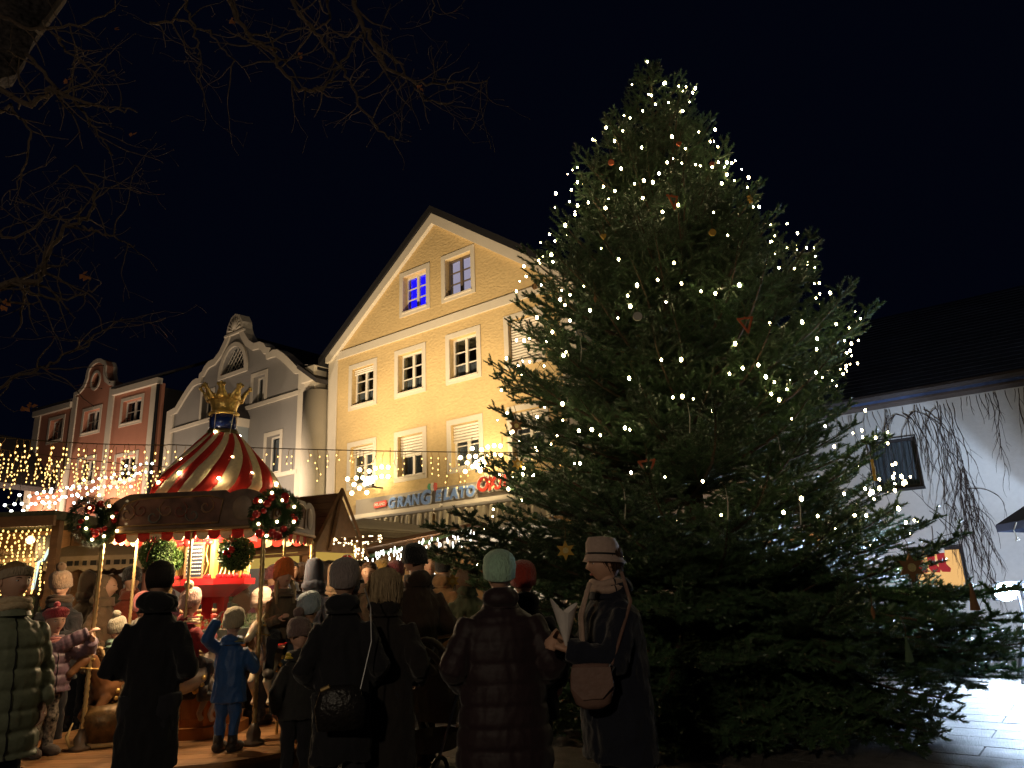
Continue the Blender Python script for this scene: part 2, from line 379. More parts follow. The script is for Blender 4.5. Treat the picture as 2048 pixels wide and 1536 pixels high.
# wall floodlights
for i, (s_, z_) in enumerate(((2.58, 4.50), (6.77, 4.42))):
    p = Vector(YO) + dirx * s_ - diry * 0.55; p.z = z_
    fl = thing('wall_floodlight', ('blazing warm floodlight on the yellow wall beside the left shooting star', 'blazing warm floodlight on the yellow wall above the OK!! sign')[i], 'floodlight', p, -AZ)
    b = MB(); b.span((-.14, .02, -.12), (.14, .12, -.03)); b.build('housing', m_blackm, fl)
    b = MB(); b.span((-.02, .12, -.12), (.02, .55, -.08)); b.build('bracket', m_blackm, fl)
    b = MB(); b.ball((0, 0.03, .07), (.19, .10, .12), 12, 8); b.build('lamp_glass', emis('flood_glass', (1.0, 0.80, 0.45), 60), fl)
    L = light('floodlight_beam', 'SPOT', p + Vector((0, 0, .2)), 1350, (1.0, 0.76, 0.46), .12, angle=R(132), blend=1.0); L.location = p + Vector((0, 0, .22)) - diry * 3.0
    aim(L, Vector(YO) + dirx * lerp(s_, 4.78, .35) + Vector((0, 0, 11.5)))
    light('floodlight_spill', 'POINT', p + Vector((0, 0, .1)) - diry * .12, 110, (1.0, 0.76, 0.42), .1)

# grey baroque gable house (same street line)
GO = Vector(YO) - dirx * 11.0
GO = (GO.x, GO.y, 0)
gh = thing('grey_house', 'grey house with a curled baroque gable, shell crest and lattice attic window', 'house', GO, -AZ)
def sh_(l): return [(x + 11.0, z) for x, z in l]
half = [(-4.65, 8.72), (-4.65, 8.98), (-4.02, 9.05), (-3.55, 9.45), (-3.2, 9.72), (-2.85, 9.93), (-2.55, 9.98), (-2.35, 9.93), (-2.35, 10.12), (-2.15, 10.18), (-2.0, 10.36), (-1.72, 10.50), (-1.35, 10.52), (-1.0, 10.74), (-.7, 11.08), (-.55, 11.35), (-.5, 11.62), (-.28, 11.93), (0, 12.04)]
def off(pts, cx=5.25): return [(cx + x, z) for x, z in pts] + [(cx - x, z) for x, z in reversed(pts[:-1])]
arc = [(5.25 + .78 * math.cos(a), 9.70 + 1.02 * math.sin(a)) for a in [PI * i / 12 for i in range(13)]]
gw = [(6.63, 7.36, 8.2, 9.2), (7.65, 8.43, 5.55, 6.83), (3.2, 3.95, 8.2, 9.2), (2.1, 2.9, 5.55, 6.83)]
w = MB(); w.poly([(.6, 0)] + off(half) + [(9.9, 0)], [arc] + [rect(*r) for r in gw], 0, .32); w.build('wall', m_grey, gh)
# moulded coping that follows the curl
edge = off(half); inn = []
for i, (x, z) in enumerate(edge):
    a = Vector(edge[max(i - 1, 0)]); b = Vector(edge[min(i + 1, len(edge) - 1)]); d = (b - a).normalized(); n_ = Vector((d.y, -d.x)); inn.append((x + n_.x * .27, z + n_.y * .27))
w = MB()
for i in range(len(edge) - 1):
    (x0, z0), (x1, z1), (x2, z2), (x3, z3) = edge[i], edge[i + 1], inn[i + 1], inn[i]
    w.add([(x0, -.07, z0), (x1, -.07, z1), (x2, -.07, z2), (x3, -.07, z3), (x0, .36, z0 + .03), (x1, .36, z1 + .03), (x2, 0, z2), (x3, 0, z3)], [(0, 1, 2, 3), (0, 4, 5, 1), (3, 2, 6, 7)])
w.build('coping', m_trim, gh)
w = MB(); w.poly([(4.75, 11.28), (5.75, 11.28), (5.77, 11.60), (5.55, 11.90), (5.25, 12.0), (4.95, 11.90), (4.73, 11.6)], [], -.055, -.002); w.build('crest_panel', m_trim, gh)
for k in range(9):
    a = PI * (k + .5) / 9; q = MB(); q.tube([(5.25 + .07 * math.cos(a), -.075, 11.34 + .07 * math.sin(a)), (5.25 + .42 * math.cos(a), -.085, 11.34 + .52 * math.sin(a))], [.02, .045], 6); q.build('shell_rib', m_trim, gh, smooth=True)
w = MB(); w.span((4.6, -.1, 11.20), (5.9, 0, 11.28)); w.build('ledge', m_trim, gh)
for zz, a, b in ((8.12, .9, 9.5), (5.42, .9, 9.5)):
    w = MB(); w.span((a, -.07, zz - .09), (b, -.001, zz + .05)); w.build('string_course', m_trim, gh)
for a, b in ((.58, 1.1), (9.4, 9.92)):
    w = MB(); w.span((a, -.06, 0), (b, -.002, 8.9)); w.build('corner_pilaster', m_trim, gh)
# lattice window
tr = MB(); big = [(5.25 + .98 * math.cos(a), 9.62 + 1.26 * math.sin(a)) for a in [PI * i / 16 for i in range(17)]]
tr.poly([(6.23, 9.55)] + big[1:-1] + [(4.27, 9.55)], [arc], -.06, 0); lw = tr.build('window', m_trim, gh); lw['label'] = 'half-round attic window with diamond lattice'
p = MB(); p.poly(arc, [], .16, .17); p.build('pane', m_glass, lw)
for k in range(-4, 5):
    for sgn in (-1, 1):
        pts = []
        for i in range(21):
            t = -1.2 + 2.4 * i / 20; x = 5.25 + k * .24 + t * .5 * sgn; z = 10.1 + t * .55
            if z > 9.7 and ((x - 5.25) / .78) ** 2 + ((z - 9.7) / 1.02) ** 2 < 1: pts.append((x, .15, z))
        if len(pts) > 1: q = MB(); q.tube([pts[0], pts[-1]], .012, 4); q.build('lattice_bar', m_white, lw)
for x0, x1, z0, z1 in gw: window(gh, x0, x1, z0, z1, bars=(2, 1) if z0 > 8 else (1, 1), depth=.2, curtain=.95 if z0 < 8 else None)
w = MB(); w.poly([(.62, 8.5), (5.25, 11.3), (9.9, 8.5), (9.9, 8.3), (.62, 8.3)], [], .5, 14); w.build('roof', m_rooftile, gh)
w = MB(); w.span((.6, .34, 0), (.85, 14, 8.4)); w.span((9.65, .34, 0), (9.9, 14, 8.4)); w.build('side_wall', m_grey, gh)
# bay in front of the grey house (grey-blue, dark hipped roof) seen beside the carousel crown
w = MB(); w.span((5.55, -.9, 0), (6.5, -.01, 7.35)); w.build('bay', mat('blue_grey_render', (0.27, 0.30, 0.30), .9, .1, 25, .05), gh)
w = MB(); w.span((5.5, -.95, 7.35), (6.55, -.01, 7.65)); w.build('bay_cornice', m_trim, gh)
w = MB(); w.add([(5.45, -1.0, 7.66), (6.6, -1.0, 7.66), (6.6, -.02, 7.66), (5.45, -.02, 7.66), (5.6, -.02, 8.45), (6.1, -.02, 8.45)], [(0, 1, 5, 4), (1, 2, 5), (0, 4, 3), (0, 3, 2, 1)]); w.build('bay_roof', m_rooftile, gh)
# round pier between the grey and the yellow house
w = MB(); w.tube([(10.42, .05, 0), (10.42, .05, 7.9)], .52, 28); w.build('round_pier', m_trim, gh, smooth=True)
w = MB(); w.span((10.0, -.25, 7.9), (10.55, .5, 8.25)); w.build('pier_block', m_trim, gh); w = MB(); w.span((9.93, -.35, 8.25), (10.62, .6, 8.75)); w.build('pier_cap', m_trim, gh)
w = MB(); w.add([(9.9, -.5, 8.9), (10.95, -.5, 8.2), (10.95, 6, 8.2), (9.9, 6, 9.6), (9.9, -.5, 8.75), (10.95, -.5, 8.05), (10.95, 6, 8.0), (9.9, 6, 9.4)], [(0, 1, 2, 3), (4, 7, 6, 5), (0, 4, 5, 1), (1, 5, 6, 2), (0, 3, 7, 4)]); w.build('valley_roof', m_rooftile, gh)

# brown house set back between the grey and the pink one
BO = Vector(GO) + dirx * (-1.1) + diry * 1.6
bh = thing('brown_house', 'narrow dark brown house front squeezed between the grey and pink houses', 'house', (BO.x, BO.y, 0), -AZ)
w = MB(); w.poly([(-1.2, 0), (-1.2, 9.25), (3.4, 11.0), (3.4, 0)], [], 0, .3); w.build('wall', m_brown, bh)
w = MB(); w.poly([(-1.3, 9.2), (3.4, 10.98), (3.4, 11.32), (-1.3, 9.55)], [], -.08, -.002); w.build('verge_board', m_trim, bh)
w = MB(); w.poly([(-1.3, 9.56), (3.4, 11.33), (3.4, 11.5), (-1.3, 9.72)], [], -.2, 8); w.build('roof', m_rooftile, bh)
w = MB(); w.span((-1.2, -.05, 8.9), (3.4, -.003, 9.12)); w.build('band', m_trim, bh); w = MB(); w.span((-1.2, -.06, 0), (-.6, -.004, 9.1)); w.build('corner_pilaster', m_trim, bh)

# salmon pink house with a small curled gable
PA = R(30.5); PO = (-14.8, 30.0, 0)
ph = thing('pink_house', 'salmon pink house with a small curled gable and oval attic window', 'house', PO, -PA)
pg = [(-6.62, 10.80), (-6.62, 11.05), (-6.25, 11.12), (-5.95, 11.30), (-5.80, 11.62), (-5.78, 11.95), (-5.6, 12.22), (-5.28, 12.38), (-5.0, 12.42)]
prof = pg + [(-10.0 - x, z) for x, z in reversed(pg[:-1])]
oval = [(-5.0 + .30 * math.cos(a), 11.38 + .36 * math.sin(a)) for a in [2 * PI * i / 20 for i in range(20)]]
pw = [(-8.45, -7.35, 8.98, 9.98), (-5.62, -4.38, 8.98, 9.98), (-2.65, -1.3, 8.98, 9.98), (-8.2, -7.25, 6.7, 7.7), (-5.6, -4.4, 6.7, 7.7), (-2.7, -1.3, 6.5, 7.5)]
w = MB(); w.poly([(-9.75, 0), (-9.75, 10.45), (-6.62, 10.45)] + prof + [(-3.38, 10.45), (-.2, 10.45), (-.2, 0)], [oval] + [rect(*r) for r in pw], 0, .3); w.build('wall', m_pink, ph)
for a, b in ((-9.85, -9.35), (-6.66, -6.28), (-3.72, -3.34), (-.62, -.15)):
    w = MB(); w.span((a, -.06, 3.6), (b, -.002, 10.45 if a < -9 or a > -1 else 10.8)); w.build('pilaster', m_trim, ph)
for a, b in ((-9.9, -6.64), (-3.36, -.1)):
    w = MB(); w.span((a, -.16, 10.36), (b, .1, 10.62)); w.build('cornice', m_trim, ph)
    w = MB(); w.add([(a, -.2, 10.64), (b, -.2, 10.64), (b, 5, 13.2), (a, 5, 13.2), (a, -.2, 10.74), (b, -.2, 10.74), (b, 5, 13.35), (a, 5, 13.35)], [(0, 1, 2, 3), (4, 7, 6, 5), (0, 4, 5, 1), (1, 5, 6, 2), (0, 3, 7, 4)]); w.build('roof', m_rooftile, ph)
w = MB(); inn = []
for i, (x, z) in enumerate(prof):
    a = Vector(prof[max(i - 1, 0)]); b = Vector(prof[min(i + 1, len(prof) - 1)]); d = (b - a).normalized(); inn.append((x + d.y * .2, z - d.x * .2))
for i in range(len(prof) - 1):
    (x0, z0), (x1, z1), (x2, z2), (x3, z3) = prof[i], prof[i + 1], inn[i + 1], inn[i]
    w.add([(x0, -.06, z0), (x1, -.06, z1), (x2, -.06, z2), (x3, -.06, z3), (x0, .5, z0), (x1, .5, z1), (x2, 0, z2), (x3, 0, z3)], [(0, 1, 2, 3), (0, 4, 5, 1), (3, 2, 6, 7)])
w.build('coping', m_trim, ph)
w = MB(); o2 = [(-5.0 + .40 * math.cos(a), 11.38 + .48 * math.sin(a)) for a in [2 * PI * i / 20 for i in range(20)]]; w.poly(o2, [oval], -.04, 0); ow = w.build('oval_window', m_trim, ph)
p = MB(); p.poly(oval, [], .2, .21); p.build('pane', m_glass, ow)
for r in pw: window(ph, *r, bars=(2, 2), depth=.17)
w = MB(); w.span((-9.7, .31, 0), (-.25, 12, 10.3)); w.build('inner_block', m_dark, ph)
w = MB(); w.tube([(-.05, -.12, 0), (-.05, -.12, 10.3)], .07, 8); w.build('downpipe', m_blackm, ph)
m_gg = mat('ground_floor_grey', (0.30, 0.27, 0.23), .9, .1, 25, .05)
w = MB(); w.span((-9.8, -.35, 0), (-.1, -.07, 4.6)); w.build('ground_floor', m_gg, ph)
w = MB(); w.span((-9.9, -.5, 4.6), (0, -.07, 4.85)); w.build('shop_cornice', m_trim, ph)
for x in (-8.4, -5.4, -2.4):
    ar = [(x + .95 * math.cos(a), 3.0 + .95 * math.sin(a)) for a in [PI * i / 10 for i in range(11)]] + [(x - .95, .3), (x + .95, .3)]
    w = MB(); w.poly(ar, [], -.38, -.36); w.build('arched_shop_window', emis('arch_light', (0.75, .45, .22), .30), ph)
for k, (x, lab) in enumerate(((-7.8, 'added fill uplight on the shop cornice of the pink house, left one'), (-2.2, 'added fill uplight on the shop cornice of the pink house, right one'))):  # unseen uplights, added to brighten the pink wall from below
    p = Vector(PO) + Vector((math.cos(PA), -math.sin(PA), 0)) * x - Vector((math.sin(PA), math.cos(PA), 0)) * 1.3; p.z = 4.95
    ul = thing('fill_uplight', lab, 'uplight', p, -PA, 'fill uplights added to the pink house'); b = MB(); b.span((-.12, -.05, -.06), (.12, .05, .04)); b.build('housing', m_blackm, ul); b = MB(); b.span((-.02, .05, -.05), (.02, 1.2, -.02)); b.build('bracket', m_blackm, ul); b = MB(); b.ball((0, 0, .05), (.10, .04, .03), 10, 6); b.build('lamp_glass', emis('fill_uplight_glass', (1.0, .75, .55), 12), ul)
    light('fill_uplight_glow', 'POINT', p + Vector((0, 0, .2)), 430, (1.0, .74, .55), .1)
gp = Vector(GO) + dirx * 9.3 - diry * 2.2; gp.z = 4.6  # unseen uplight added to lift the grey wall near the pier
ul = thing('fill_uplight', 'added fill uplight in front of the grey house, near its round pier', 'uplight', gp, -AZ); b = MB(); b.span((-.12, -.05, -.06), (.12, .05, .04)); b.build('housing', m_blackm, ul); b = MB(); b.span((-.02, .05, -.05), (.02, 2.2, -.02)); b.build('bracket', m_blackm, ul)
light('grey_house_fill', 'POINT', gp + Vector((0, 0, .25)), 420, (1.0, .78, .56), .1)
gp = Vector(GO) + dirx * 2.8 - diry * 2.6; gp.z = 4.6  # second unseen uplight, added to lift the rest of the grey wall
ul = thing('fill_uplight', 'added fill uplight in front of the grey house, behind the carousel roof', 'uplight', gp, -AZ); b = MB(); b.span((-.12, -.05, -.06), (.12, .05, .04)); b.build('housing', m_blackm, ul); b = MB(); b.span((-.02, .05, -.05), (.02, 2.6, -.02)); b.build('bracket', m_blackm, ul)
light('grey_house_fill', 'POINT', gp + Vector((0, 0, .25)), 380, (1.0, .78, .56), .1)
# pale house at the far left end of the street
wh = thing('pale_house', 'pale house with a low gable behind the icicle lights at the left edge', 'house', (-23.6, 31.0, 0), R(-20))
w = MB(); w.poly([(-3, 0), (-3, 8.2), (-1.6, 8.9), (1.2, 6.5), (1.2, 0)], [rect(-1.3, -.5, 5.2, 6.4)], 0, .3); w.build('wall', mat('pale_render', (.45, .42, .36), .9, .1, 25, .05), wh)
w = MB(); w.poly([(1.4, 6.4), (-1.6, 9.0), (-3.2, 8.2), (-3.2, 8.5), (-1.6, 9.35), (1.6, 6.6)], [], -.3, 8); w.build('roof', m_rooftile, wh)
window(wh, -1.3, -.5, 5.2, 6.4, bars=(2, 2))

# white plastered house on the right
WO = (8.14, 12.97, 0)
rh = thing('white_house', 'low white plastered house with dark roof and bare creeper, right of the fir', 'house', WO, -AZ)
w = MB(); w.poly(rect(-7.0, 4.0, 0, 4.45), [rect(-1.75, -.93, 2.92, 3.86), rect(-1.42, -.52, 1.0, 1.84)], 0, .3); w.build('wall', m_plaster, rh)
w = MB(); w.span((-7, .31, 0), (-6.7, 6, 4.4)); w.span((-6.7, .8, 0), (4, .9, 4.4)); w.build('rear_wall', m_dark, rh)
w = MB(); w.span((-7.2, -.38, 4.45), (4.2, .3, 4.60)); w.build('eave_board', mat('eave_timber', (0.10, 0.075, 0.065), .7, .2, 20, .15), rh)
w = MB(); w.tube([(-7.2, -.46, 4.58), (4.2, -.46, 4.60)], .07, 8); w.build('gutter', mat('dark_gutter', (.06, .05, .05), .6), rh)
m_bluelit_tile = mat('tile_blue_light_tint', (0.04, 0.06, 0.13), .8, .3, 12, .3)  # cool blue light is tinted into the dark tile colour
for k in range(26):
    y0 = -.42 + k * .20; z0 = 4.62 + k * .12
    w = MB(); w.box(((-1.5), y0 + .12, z0 + .06), (11.6, .27, .035), Matrix.Rotation(math.atan2(.12, .20) * .88, 3, 'X')); w.build('tile_course', m_bluelit_tile, rh)
w = MB(); w.box((-1.5, 2.2, 6.1), (11.4, 6.2, .06), Matrix.Rotation(math.atan2(.12, .20), 3, 'X')); w.build('roof', m_bluelit_tile, rh)
dkw = mat('dark_window_frame', (.03, .028, .03), .5)
window(rh, -1.75, -.93, 2.92, 3.86, bars=(1, 1), trim=False, frame_m=dkw, tm=dkw, depth=.12, curtain=.95)
lwin = window(rh, -1.42, -.52, 1.0, 1.84, bars=(1, 1), trim=False, frame_m=dkw, tm=dkw, depth=.10, curtain=.99, lit=emis('amber_room', (1.0, .50, .16), 1.7), label='window glowing amber with red decorations')
for k, x in enumerate((-1.22, -1.02, -.86)):
    st = thing('stocking', ('red felt stocking hanging leftmost in the amber window', 'red felt stocking hanging in the middle of the amber window', 'red felt stocking hanging rightmost in the amber window')[k], 'stocking', Vector(WO) + dirx * x - diry * .02 + Vector((0, 0, 1.76)), -AZ, 'red stockings in the amber window')
    b = MB(); b.poly([(-.06, 0), (.06, 0), (.06, -.22), (.12, -.30), (.10, -.36), (-.02, -.35), (-.06, -.28)], [], -.03, .0); b.build('sock', mat('red_felt', (.55, .03, .03), .9, .2, 60), st)
    b = MB(); b.span((-.07, -.036, -.03), (.07, .006, .05)); b.build('cuff', m_white, st)
    b = MB(); b.tube([(0, -.01, .05), (0, .0, .08)], .006, 4); b.build('loop', m_wire, st)
# bare creeper
def creeper():
    b = MB(); r2 = random.Random(5)
    def stem(x, z, dx, dz, L, rad, depth=0):
        pts = [(x, -.02, z)]; st = .06
        for i in range(int(L / st)):
            dx = dx * .8 + r2.uniform(-.22, .22); dz += r2.uniform(-.12, .05); l = math.hypot(dx, dz) or 1; dx /= l; dz /= l
            x += dx * st; z += dz * st
            if z > 4.4 or z < .3: break
            pts.append((x, -.02 - .015 * r2.random(), z))
            if depth < 2 and r2.random() < .16: stem(x, z, dx + r2.uniform(-1, 1), dz - r2.uniform(0, .6), L * .35, rad * .6, depth + 1)
        if len(pts) > 2: b.tube(pts, [lerp(rad, rad * .4, i / (len(pts) - 1)) for i in range(len(pts))], 4, cap=False)
    for x in [-.78, -.68, -.5, -.42, -.36, -.30, -.22]: stem(x, 4.35, .05, -1, r2.uniform(1.8, 3.1), .007)
    for i in range(9): stem(-.28 + r2.uniform(-.06, .06), 3.3 - i * .1, 0, -1, 1.6, .008)
    for i in range(80): stem(r2.uniform(-6.5, 1.6), 4.42, r2.uniform(-.2, .2), -1, r2.uniform(.15, .6), .005)
    for i in range(14): stem(r2.uniform(-1.2, -.2), r2.uniform(2, 2.8), r2.uniform(-1, 1), r2.uniform(-1, .2), 1.0, .006)
    for x in (.35, .45, .8, .9): stem(x, 4.42, .1, -1, r2.uniform(.9, 1.7), .006)
    for i in range(14): stem(-.9 + r2.uniform(-.5, .5), 4.3, r2.uniform(-1, 1), -.3, 1.2, .007)
    o = b.build('creeper', mat('creeper_stem', (.05, .035, .03), .9, .3, 60), None, fix=False); o.location = WO; o.rotation_euler = (0, 0, -AZ); o['kind'] = 'stuff'
    o['label'] = 'bare climbing creeper stems spread over the white house wall'; o['category'] = 'creeper'
creeper()
# top left: house corner with pale verge, close behind the twigs
def ray(px, py):
    f_ = Vector((0, math.cos(PITCH), math.sin(PITCH))); u0 = Vector((0, -math.sin(PITCH), math.cos(PITCH))); r0 = Vector((1, 0, 0))
    rt = r0 * math.cos(ROLL) + u0 * math.sin(ROLL); up = -r0 * math.sin(ROLL) + u0 * math.cos(ROLL)
    return f_ + rt * ((px - 1024) / 1480) - up * ((py - 768) / 1480)
def at(px, py, Y): d = ray(px, py); return Vector((0, 0, CAMZ)) + d * (Y / d.y)
HO = Vector((-10.3, 14, 0)); HN = Vector((math.sin(R(40)), -math.cos(R(40)), 0))
def on_house(px, py):
    d = ray(px, py); t = (HO - Vector((0, 0, CAMZ))).dot(HN) / d.dot(HN); p = Vector((0, 0, CAMZ)) + d * t - HO
    return (p.x * math.cos(R(40)) + p.y * math.sin(R(40)), p.z)
th = thing('tall_house', 'dim shingled gable corner of a tall house behind the twigs, top left', 'house', HO, R(40))
pg_ = [on_house(*q) for q in ((140, -20), (68, 78), (55, 110), (30, 150), (-150, 190), (-150, -60), (60, -80))]
w = MB(); w.poly(pg_, [], 0, .5); w.build('gable', mat('shingle_scales', (0.09, 0.08, 0.075), .9, 1, 9, .9), th)
w = MB(); q1 = on_house(150, -35); q2 = on_house(75, 68); w.tube([(q1[0], -.06, q1[1]), (q2[0], -.06, q2[1])], .075, 6); w.build('verge_board', mat('grey_verge', (.13, .11, .09), .8), th)
w = MB(); q1 = on_house(-150, 0); w.span((q1[0] - 1, .05, 0), (q1[0] + .3, .45, q1[1] + 3)); w.build('wall', m_brown, th)

# ------------------------------------------------------------------ big fir tree
TX, TY = 2.12, 9.0
m_needle = mat('fir_needle', (0.056, 0.108, 0.048), .40, 0, 3, .35, spec=.6, rnd_obj=.3)
m_bark = mat('fir_bark', (0.09, 0.06, 0.04), .9, .6, 30, .3)
def bough_mesh(L, seed, dense=1.0):
    """flat spray of a Nordmann fir: axis along +x, bottle-brush shoots"""
    r = random.Random(seed); nb = MB(); wood = []
    V = nb.v; F = nb.f
    def brush(p0, d, l, rad=.040):
        p0 = Vector(p0); d = d.normalized(); u = d.orthogonal().normalized(); w_ = d.cross(u)
        n = int(l / .0017 * dense)
        for i in range(n):
            t = (i + r.random()) / n; a = r.random() * 2 * PI
            o_ = u * math.cos(a) + w_ * math.sin(a)
            if o_.z < -.35 and r.random() < .5: continue
            b = p0 + d * (l * t); ln = rad * r.uniform(.8, 1.1)
            tip = b + (o_ * .80 + d * (.55 if t < .85 else 1.0) + Vector((0, 0, .12))).normalized() * ln
            s_ = d.cross(o_) * .0056
            k = len(V); V.append(tuple(b - s_)); V.append(tuple(b + s_)); V.append(tuple(tip)); F.append((k, k + 1, k + 2))
        wood.append((p0, p0 + d * l, .0035))
    up = Vector((0, 0, 1))
    def axis(t): # main axis with sag
        return Vector((t * L, .02 * math.sin(t * 5 + seed) * L, -.10 * L * math.sin(t * PI * .9) * (.6 + .4 * t) + .05 * L * t * t))
    n = max(3, int(L / .175)); 
    for i in range(n + 1):
        t = i / n
        if t < .12: continue
        p = axis(t); d = (axis(min(t + .02, 1.02)) - axis(t)).normalized()
        for sd in (-1, 1):
            ll = min(.62, (1 - t) * L * .62 + .10) * r.uniform(.75, 1.12) * (0.55 + .45 * min(1, t * 3))
            an = R(r.uniform(42, 62)) * sd
            side = d.cross(up).normalized()
            dd = (d * math.cos(an) - side * math.sin(an) + up * r.uniform(-.12, .18)).normalized()
            m = max(1, int(ll / .14)); q = p.copy()
            for k in range(m):
                seg = ll / m; d2 = (dd + d * .25 * k / m + up * .06).normalized()
                brush(q, d2, seg * 1.05)
                q2 = q + d2 * seg
                if ll > .16:
                    for s3 in (-1, 1):
                        if r.random() < .72:
                            a3 = R(r.uniform(40, 60)) * s3; sd3 = d2.cross(up).normalized()
                            d3 = (d2 * math.cos(a3) - sd3 * math.sin(a3) + up * r.uniform(-.1, .25)).normalized()
                            brush(q + d2 * seg * .6, d3, r.uniform(.12, .20) * (1 - .30 * k / m))
                q = q2
        if i < n:
            brush(p, (axis((i + 1) / n) - p), (axis((i + 1) / n) - p).length)
        if r.random() < .45: brush(p, (d + up * r.uniform(.6, 1.2)).normalized(), r.uniform(.08, .16))
    brush(axis(1), Vector((1, 0, .12)), .12)
    nn = len(F)
    nb.mi = [0] * nn; nb.cur = 1
    nb.tube([axis(k / 8) for k in range(9)], [lerp(.012 + .011 * L, .005, k / 8) for k in range(9)], 5)
    for a, b, rr in wood: nb.tube([a, b], [rr, rr * .7], 3, cap=False)
    me = bpy.data.meshes.new('bough'); me.from_pydata(nb.v, [], nb.f); me.materials.append(m_needle); me.materials.append(m_bark)
    me.polygons.foreach_set('material_index', nb.mi); me.update(); return me
SIZES = [.35, .6, .95, 1.4, 2.0, 2.7]
BM = {s_: [bough_mesh(s_, int(s_ * 100) + k * 17) for k in range(2)] for s_ in SIZES}
PROF = [(0.1, 2.2, 1.9), (.45, 2.5, 2.4), (.9, 2.75, 3.35), (1.15, 2.9, 3.1), (1.45, 3.0, 2.5), (2.0, 3.1, 2.45), (2.35, 2.3, 2.5), (2.95, 2.4, 2.5), (3.3, 2.42, 1.75), (3.75, 2.35, 2.1), (4.25, 2.2, 2.25), (4.8, 2.08, 2.2), (5.25, 2.05, 1.78), (5.65, 1.75, 1.5), (6.25, 1.6, 1.2), (6.95, 1.2, .9), (7.45, .72, .75), (7.95, .45, .62), (8.25, .26, .30), (8.6, .03, .03)]
def crown_r(z, a):
    l, r_ = interp(PROF, z); t = (math.cos(a) + 1) / 2; return lerp(l, r_, t)
fir = thing('fir_tree', 'huge Nordmann fir Christmas tree hung with warm lights and wooden ornaments', 'fir tree', (TX, TY, 0), 0)
w = MB(); w.tube([(0, 0, 0), (.02, 0, 2), (-.02, .01, 5), (0, 0, 7.6), (0, 0, 8.35)], [.15, .125, .075, .025, .012], 12); w.build('trunk', m_bark, fir, smooth=True)
fr = random.Random(11); nb_ = 0
def put_bough(z, az, L, elev, roll=None):
    global nb_
    tz = z + L * math.sin(elev); tx = L * math.cos(elev) * math.cos(az)
    if tx > 2.1 and 1.5 < tz < 2.9 and math.sin(az) < .2: L *= 2.1 / tx
    best = min(SIZES, key=lambda s_: abs(math.log(s_ / L))); me = fr.choice(BM[best]); sc = L / best
    o = link('bough', me, fir); o.location = (0, 0, z)
    o.rotation_euler = Euler((fr.uniform(-.25, .25) if roll is None else roll, -elev, az), 'XYZ'); o.scale = (sc, sc * fr.uniform(.9, 1.05), sc)
    nb_ += 1
zt = 0.28; k = 0
while zt < 8.2 and nb_ < 292:
    f_ = zt / 8.6
    nbr = int(lerp(16, 6, min(1, f_ * 1.05))); a0 = fr.random() * 6
    for i in range(nbr):
        az = a0 + 2 * PI * i / nbr + fr.uniform(-.16, .16)
        # fewer limbs on the far side, which the street never sees
        if math.sin(az) > .75 and fr.random() < .45: continue
        ztip = zt + fr.uniform(-.10, .12)
        rr = crown_r(max(.1, ztip), az) * fr.choice((.80, .90, .98, 1.06)) * fr.uniform(.96, 1.03)
        if 1.1 < ztip < 2.7 and math.cos(az + R(38)) > .78: rr *= .84
        elev = lerp(R(2), R(42), f_ ** 1.2) + fr.uniform(-.07, .07)
        if zt < .9: elev = R(-6) + fr.uniform(-.06, .06)
        L = rr / math.cos(elev); za = ztip - rr * math.tan(elev)
        if zt < 1: za = ztip + rr * .16
        put_bough(max(.25, za), az, max(.16, L), elev)
    zt += lerp(.36, .21, min(1, f_ * 1.1))
def join_boughs(name, specs, parent):
    import numpy as np
    VV = []; FF = []; MI = []; o_ = 0
    for me, mtx in specs:
        n = len(me.vertices); co = np.empty(n * 3); me.vertices.foreach_get('co', co); co = co.reshape(-1, 3); A_ = np.array(mtx); VV.append(co @ A_[:3, :3].T + A_[:3, 3])
        for p in me.polygons: FF.append(tuple(i + o_ for i in p.vertices)); MI.append(p.material_index)
        o_ += n
    me = bpy.data.meshes.new(name); me.from_pydata(np.vstack(VV).tolist(), [], FF); me.materials.append(m_needle); me.materials.append(m_bark); me.polygons.foreach_set('material_index', MI); me.update()
    o = link(name, me, parent); o['kind'] = 'stuff'; return o
sp_ = []
def spec(z, az, L, elev):
    best = min(SIZES, key=lambda s_: abs(math.log(s_ / L))); sc = L / best
    sp_.append((fr.choice(BM[best]), Matrix.Translation((0, 0, z)) @ Euler((fr.uniform(-.3, .3), -elev, az), 'XYZ').to_matrix().to_4x4() @ Matrix.Diagonal((sc, sc, sc, 1))))
for i in range(26):   # drooping skirt, thickest on the near side
    az = R(lerp(-168, -52, (i + fr.random()) / 26)); za = fr.uniform(.75, 1.5); tip = fr.uniform(.03, .35); rr = (crown_r(.5, az) + .15) * fr.uniform(.9, 1.08); spec(za, az, math.hypot(rr, za - tip), -math.atan2(za - tip, rr))
for i in range(14):
    az = R(fr.uniform(-125, -30)); za = fr.uniform(1.5, 2.1); tip = fr.uniform(.6, 1.2); rr = crown_r(tip, az) * fr.uniform(.85, 1.0); spec(za, az, math.hypot(rr, za - tip), -math.atan2(za - tip, rr))
for i in range(9):
    az = R(fr.uniform(-52, -12)); za = fr.uniform(.9, 1.3); tip = fr.uniform(.35, .85); rr = fr.uniform(2.6, 3.1); spec(za, az, math.hypot(rr, za - tip), -math.atan2(za - tip, rr))
join_boughs('low_boughs', sp_, fir)
for a in range(4): put_bough(8.24, a * 1.57 + .5, .25, R(42))
lead = link('leader_shoot', BM[.35][0], fir); lead.location = (0, 0, 8.22); lead.rotation_euler = (0, -PI / 2, .4); lead.scale = (.95, .5, .5)
